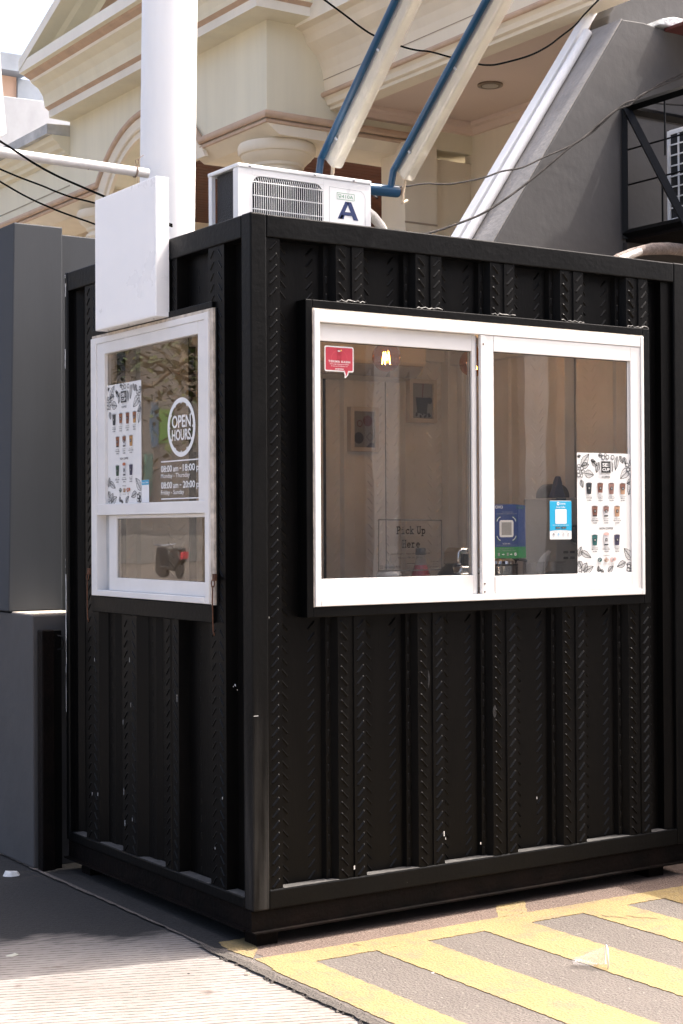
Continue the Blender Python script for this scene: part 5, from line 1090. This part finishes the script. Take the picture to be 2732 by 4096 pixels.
# sections measured (outward o, drop h below the rake line)
rp = [(0, .0), (.536, .0), (.536, -.095), (.49, -.10), (.40, -.115), (.36, -.14), (.24, -.17), (.20, -.20), (.11, -.215), (.09, -.235), (.07, -.26), (0, -.26)]
rm = [0, 1, 0, 0, 0, 0, 0, 2, 2, 1, 0]
zaxis = Vector((0, 0, 1)); L_ = 5.2
for i in range(len(rp)-1):
    quad = []
    for (o_, h_), l in ((rp[i], 0), (rp[i+1], 0), (rp[i+1], L_), (rp[i], L_)):
        p = Vector((XA-o_, 9.486, 6.06))+rk*l+zaxis*(h_)*1.08+zaxis*.02; quad.append(p)
    b.add(quad, [(0, 1, 2, 3)], rm[i])
b.add([Vector((XA-o_, 9.486, 6.08))+zaxis*h_*1.08 for o_, h_ in rp], [tuple(range(len(rp)))], 0)
b.build('raking_cornice', [HOUSE, HOUSEW, BROWN], H)
b = MB(); tri = [(8.75, 6.40), (7.2, 6.40), (7.2, 7.05), (8.75-.02, 6.43)]
b.tube([(XA-.02, 8.85, 6.22), (XA-.02, 6.2, 6.22)], .035, 8); b.tube([(XA-.02, 8.85, 6.22), (XA-.02, 6.2, 7.28)], .035, 8); b.tube([(XA-.015, 8.6, 6.30), (XA-.015, 6.2, 6.30)], .015, 8); b.tube([(XA-.015, 8.6, 6.30), (XA-.015, 6.2, 7.24)], .015, 8)
b.build('pediment_moulding', HOUSEW, H, smooth=True)
# lower wing to the left
b = MB(); b.box(XA, XA+.4, YE+.001, 16, 4.735, 5.40); b.build('wing_wall', HOUSE, H)
b = MB()
wp = [(0, 5.22), (.05, 5.24), (.06, 5.27), (.10, 5.29), (.12, 5.33), (.17, 5.36), (.19, 5.41), (0, 5.41)]
b.prism([(XA-o_, z) for o_, z in wp], 'y', YE+.002, 16); b.build('wing_cornice', HOUSE, H)
MB().prism([(XA-.24, 5.412), (XA-.24, 5.51), (XA+1.5, 5.60), (XA+1.5, 5.412)], 'y', YE+.002, 16).build('wing_roof', mat('weathered_concrete_edge', (.46, .46, .44), .85, var=.25, scale=4, bump=.3), H)
MB().box(XA-.004, XA, YE+.002, 16, 4.922, 4.934).build('wall_groove', mat('groove_shadow_line', (.35, .31, .22), .8), H)
# projecting wing on the right (towards the street)
bp = [(3.89, 5.70), (3.76, 5.69), (3.76, 5.535), (3.82, 5.515), (3.85, 5.47), (3.87, 5.42), (3.90, 5.39), (3.95, 5.345), (3.99, 5.285), (4.015, 5.22), (4.03, 5.14), (4.035, 5.05)]
bm_ = [1, 1, 0, 0, 0, 0, 0, 0, 0, 0, 0, 0]
b = MB()
for i in range(len(bp)-1): b.add([(bp[i][0], YA, bp[i][1]), (bp[i+1][0], YA, bp[i+1][1]), (bp[i+1][0], 2.40, bp[i+1][1]), (bp[i][0], 2.40, bp[i][1])], [(0, 1, 2, 3)], bm_[i])
b.build('wing_cornice', [PEACH, HOUSEW], H, smooth=True)
b = MB(); b.prism([(4.035, 5.05), (4.02, 5.045), (4.02, 5.02), (4.05, 4.99), (4.06, 4.955), (4.09, 4.945), (4.09, 4.92), (4.24, 4.92), (4.24, 5.05)], 'y', 2.40, YA-.001); b.build('wing_fascia', PEACH, H)
b = MB(); b.tube([(4.022, YA, 5.032), (4.022, 2.40, 5.032)], .022, 8); b.build('brown_moulding', BROWN, H, smooth=True)
MB().box(4.0245, 4.06, 2.40, YA-.001, 5.1501, 5.1560).build('wall_groove', mat('groove_line', (.34, .27, .20), .8), H)
MB().prism([(4.0, 5.701), (4.0, 8), (7.5, 8), (7.5, 5.06), (4.2, 5.06), (4.2, 5.701)], 'y', 2.91, YA-.002).build('wing_wall', PEACH, H)
MB().box(4.242, 5.60, 2.91, YA-.001, 4.985, 5.055).build('porch_ceiling', CEIL, H)
b = MB(); b.prism([(5.60, 4.984), (5.44, 4.984), (5.45, 4.955), (5.49, 4.945), (5.52, 4.90), (5.60, 4.895)], 'y', 2.91, YA-.003); b.prism([(YA, 4.983), (YA-.12, 4.983), (YA-.11, 4.955), (YA-.07, 4.94), (YA-.05, 4.90), (YA, 4.895)], 'x', 4.245, 5.52)
b.build('crown_moulding', CEIL, H)
MB().box(5.55, 5.70, 2.91, YA+.1, 2.0, 4.984).build('porch_side_wall', PEACH, H)
MB().box(5.10, 5.549, YA+.02, YA+.30, 2.0, 4.66).build('porch_rear_wall', PEACH, H)
b = MB(); b.box(4.77, 5.0999, YA-.09, YA+.25, 2.0, 4.74); o = b.build('pilaster', PEACH, H); MB().box(4.765, 5.102, YA-.094, YA-.0901, 4.06, 4.075).build('groove', mat('groove_line2', (.34, .27, .20), .8), o)
dl = MB(); dl.lathe([(.10, 0), (.10, -.012), (.075, -.014), (.07, .0)], (4.86, 4.60, 4.984), 28); o = dl.build('downlight', mat('downlight_rim', (.20, .14, .09), .35), H, smooth=True)
MB().lathe([(.066, -.0142), (.03, -.016)], (4.86, 4.60, 4.984), 24).build('lens', STEEL, o, smooth=True)
# interior of the porch: timber ceiling and back walls
b = MB()
k = 0
y = YA+.451
while y < 11.5: b.box(XA+.551, 11.5, y, y+.105, 5.08, 5.10); y += .115
b.box(XA+.551, 11.5, YA+.451, 11.6, 5.1001, 5.12); b.build('timber_ceiling', WOOD, H)
b = MB(); b.box(XA+.5501, 11.6, 11.2, 11.4, 1, 5.079); b.box(9.0, 9.2, YA+.45, 11.1999, 1, 5.079); b.build('inner_wall', PEACH, H)
b = MB(); b.prism([(7.25, 1), (8.75, 1)]+[(8.0+.75*math.cos(R(a)), 4.15+.75*math.sin(R(a))) for a in range(0, 181, 12)], 'y', 11.15, 11.199); b.build('arched_door', WOOD, H)
b = MB(); b.tube([(8.8, 11.16, 1)]+[(8.0+.80*math.cos(R(a)), 11.16, 4.15+.80*math.sin(R(a))) for a in range(0, 181, 12)]+[(7.2, 11.16, 1)], .04, 8); b.build('door_moulding', BROWN, H, smooth=True)
adopt(H)

# ---------------------------------------------------------------- far neighbours
N1 = thing('grey_neighbour_building', 'bluish grey concrete building with a pink plaster side far behind the house at the left', 'building', (7, 18, G))
MB().box(6.41, 12, 18, 24, G, 8.45).build('grey_wall', CONC_WALL, N1)
MB().box(2.0, 6.4099, 18.05, 24, G, 8.48).build('pink_wall', PINKW, N1)
MB().box(1.5, 6.5, 17.75, 24, 8.485, 8.74).build('roof_slab', CONC_WALL, N1)
o = MB().box(5.6, 6.24, 18.0, 18.049, 7.5, 8.13).build('window', WHITEA, N1); MB().box(5.65, 6.19, 17.99, 17.9995, 7.55, 8.08).build('pane', mat('dark_pane', (.04, .05, .06), .15), o); adopt(N1)
tag(MB().prism([(3.0, G), (9.5, G), (9.5, 7.95), (3.0, 7.80)], 'y', 17.0, 17.6).build('marbled_grey_wall', mat('streaked_grey_plaster', (.36, .375, .40), .85, var=.2, scale=1.6, stretch=(1, 1, .5)), bevel=.01), 'pale streaked grey wall below the bluish grey building, left of the cream house', 'wall')
# buildings and a tree across the street (seen in the window glass)
MIR = mat('street_facade', (.155, .165, .175), .8, var=.2, scale=.4)
FB = thing('opposite_building', 'dull grey building across the street mirrored in the front glass', 'building', (10, -16, G))
MB().box(-6, 40, -22, -16, G, 11).build('wall', MIR, FB)
b = MB()
for k in range(14): b.box(-4+k*3.1, -3.5+k*3.1, -15.9999, -15.8, G, 10.5)
b.each('pilaster', mat('pale_pilaster', (.60, .61, .62), .8), FB); adopt(FB)
FB = thing('opposite_building', 'brownish grey building down the street mirrored in the side window', 'building', (-30, 60, G))
MB().box(-60, -12, 60, 66, G, 18).build('wall', mat('brown_grey_facade', (.20, .19, .18), .8, var=.15, scale=.5), FB)
MB().box(-60, -12, 59.2, 59.8, G, 1.2).build('low_wall', mat('mirrored_road_tan', (.34, .32, .29), .8, var=.1), FB)  # pale wall added to stand in for the sunlit road mirrored in the pane
MB().box(-30.9, -30.2, 59.9, 59.9999, 5.4, 6.9).build('green_sign_panel', flat('green_panel', (.09, .26, .04)), FB)
MB().box(-30.15, -29.8, 59.9, 59.9999, 5.2, 7.2).build('blue_sign_panel', flat('blue_panel', (.03, .11, .20)), FB)
b = MB()
for k in range(3): b.box(-29.8+k*.45, -29.55+k*.45, 59.85, 59.9999, 3.0, 4.9)
b.each('shutter', flat('teal_shutter', (.07, .18, .16)), FB)
b = MB()
for k in range(5): b.box(-40+k*3.6, -38.6+k*3.6, 59.9, 59.9999, 8.6, 10.6)
b.each('window', mat('street_window', (.05, .055, .06), .2), FB); adopt(FB)
SC = thing('scooter', 'dark scooter with red tail parked down the street, mirrored in the lower side pane', 'scooter', (-20.4, 40, G))
def w_(x, y): 
    o = MB().lathe([(.14, -.05), (.27, -.05), (.27, .05), (.14, .05)], (x, y, G+.27), 24, ax=Vector((1, 0, 0))).build('wheel', BLKPL, SC, smooth=True); MB().lathe([(.05, -.04), (.139, -.03), (.139, .03), (.05, .04)], (x, y, G+.27), 20, ax=Vector((1, 0, 0))).build('rim', STEEL, o, smooth=True)
w_(-20.4, 39.4); w_(-20.4, 40.6)
MB().prism([(39.15, .55), (39.3, .85), (39.9, .80), (40.0, .35), (40.4, .32), (40.5, .95), (40.62, .95), (40.75, .40), (40.5, .22), (39.7, .22)], 'x', -20.55, -20.25).build('body', BLKPL, SC, bevel=.04)
MB().prism([(39.2, .86), (39.35, .93), (40.0, .90), (39.95, .80)], 'x', -20.53, -20.27).build('seat', RUBBER, SC, bevel=.03)
MB().box(-20.52, -20.28, 39.06, 39.16, .58, .80).build('tail_light', flat('tail_red', (.55, .03, .05)), SC, bevel=.02)
MB().tube([(-20.75, 40.45, 1.02), (-20.4, 40.6, 1.0), (-20.05, 40.45, 1.02)], .025, 8).build('handlebar', CHROME, SC, smooth=True); adopt(SC)
TR = thing('street_tree', 'leafy green tree across the driveway mirrored in the side window', 'tree', (-4.6, 11.5, G))
tr = random.Random(3); b = MB()
b.tube([(-6.5, 12, G), (-6.45, 12, 1.5), (-6.3, 11.9, 3.0), (-6.0, 11.6, 4.2)], [.16, .13, .11, .07], 12)
br = [(-6.3, 11.9, 2.8)]; tips = []
for k in range(20):
    a = tr.uniform(0, 6.3); q = (-6.3+1.3*math.cos(a)*tr.uniform(.5, 1.2), 11.9+1.3*math.sin(a)*tr.uniform(.5, 1.2), 3.0+tr.uniform(.0, 2.0)); b.tube([(-6.3, 11.9, 2.9+.05*k), tuple((Vector(q)+Vector((-6.3, 11.9, 3.2)))/2), q], [.05, .03, .012], 6); tips.append(q)
b.build('trunk', mat('bark', (.10, .08, .06), .9), TR)
b = MB()
for q in tips:
    for k in range(100):
        p = Vector(q)+Vector((tr.gauss(0, .42), tr.gauss(0, .42), tr.gauss(-.15, .38))); a = Vector((tr.uniform(-1, 1), tr.uniform(-1, 1), tr.uniform(-.6, .3))).normalized(); c_ = a.cross(Vector((0, 0, 1))).normalized(); L_ = tr.uniform(.10, .20)
        b.add([p, p+a*L_*.5+c_*L_*.22, p+a*L_, p+a*L_*.5-c_*L_*.22], [(0, 1, 2, 3)])
b.build('crown', mat('leaf_green', (.055, .08, .018), .5, var=.4, scale=1.5), TR, recalc=False); adopt(TR)

# ---------------------------------------------------------------- litter
CLOUD = mat('cloudy_plastic', (.50, .49, .48), .2, var=.05, scale=9); CLOUD.node_tree.nodes['Principled BSDF'].inputs['Alpha'].default_value = .20
t = thing('crushed_plastic_cup', 'crushed clear plastic cup lying on a yellow stripe', 'cup', (.87, -.88, G))
vs = []; n = 24; ms = 9
ax = Vector((.80, -.58, 0)).normalized(); sd = Vector((-ax.y, ax.x, 0))
for i in range(ms):
    f = i/(ms-1); rr = .020+.024*f; flatn = .45+.5*f
    for k in range(n):
        a = 2*math.pi*k/n; wob = 1+.16*math.sin(a*3+f*7)*(1-f)+.10*math.sin(a*7+f*11)*(1-f)
        vs.append(Vector((.815, -.838, G+.008+.030*flatn*.9))+ax*(.118*f)+sd*(rr*1.05*math.cos(a)*wob)+Vector((0, 0, rr*flatn*math.sin(a)*wob)))
MB().add(vs, [(i*n+k, i*n+(k+1) % n, (i+1)*n+(k+1) % n, (i+1)*n+k) for i in range(ms-1) for k in range(n)]+[tuple(range(n))]).build('cup_wall', CLOUD, t, smooth='all')
c0 = Vector((.815, -.838, G+.008+.030*.9*.95))+ax*.118
MB().tube([c0+sd*(.046*math.cos(R(a)))+Vector((0, 0, .042*math.sin(R(a)))) for a in range(0, 361, 15)], .0022, 6).build('rim', mat('white_rim', (.75, .74, .72), .4), t, smooth=True); adopt(t)
def bit(name, x, y, s_, m, label, cat, h_=.4, gr=None, z=G-.006):
    vs = []; n = 7
    for k in range(n): a = 2*math.pi*k/n; vs.append((x+s_*rng.uniform(.7, 1.2)*math.cos(a), y+s_*.6*rng.uniform(.7, 1.2)*math.sin(a), z))
    vs += [(x+(v[0]-x)*.7, y+(v[1]-y)*.7, z+s_*h_*rng.uniform(.7, 1.2)) for v in vs[:n]]
    fs = [(i, (i+1) % n, n+(i+1) % n, n+i) for i in range(n)]+[tuple(range(n, 2*n))]
    tag(MB().add(vs, fs).build(name, m), label, cat, gr)
WP = mat('crumpled_paper', (.62, .62, .60), .8, var=.15, scale=60)
bit('paper_scrap', -.245, 1.74, .05, WP, 'crumpled white paper scrap at the foot of the grey wall', 'litter')
bit('paper_scrap', -.755, .462, .030, mat('grey_wrapper', (.35, .35, .30), .5), 'small grey wrapper lying on the darker part of the concrete', 'litter', .1)
bit('paper_scrap', -.83, .475, .018, mat('yellow_wrapper', (.5, .5, .08), .5), 'tiny yellow wrapper at the far left in the shade', 'litter', .1)
ST = mat('pebble', (.32, .26, .21), .85, var=.2)
bit('pebble', -.172, -.248, .014, ST, 'small tan stone on the concrete beside the asphalt joint', 'stone')
bit('pebble', -.336, -.121, .006, flat('dark_pebble', (.05, .04, .04), .8), 'tiny dark stone on the sunlit concrete', 'stone')
bit('pebble', .36, -.62, .007, flat('pale_pebble', (.6, .58, .55), .8), 'tiny white stone on the first grey gap between yellow stripes', 'stone', z=G)
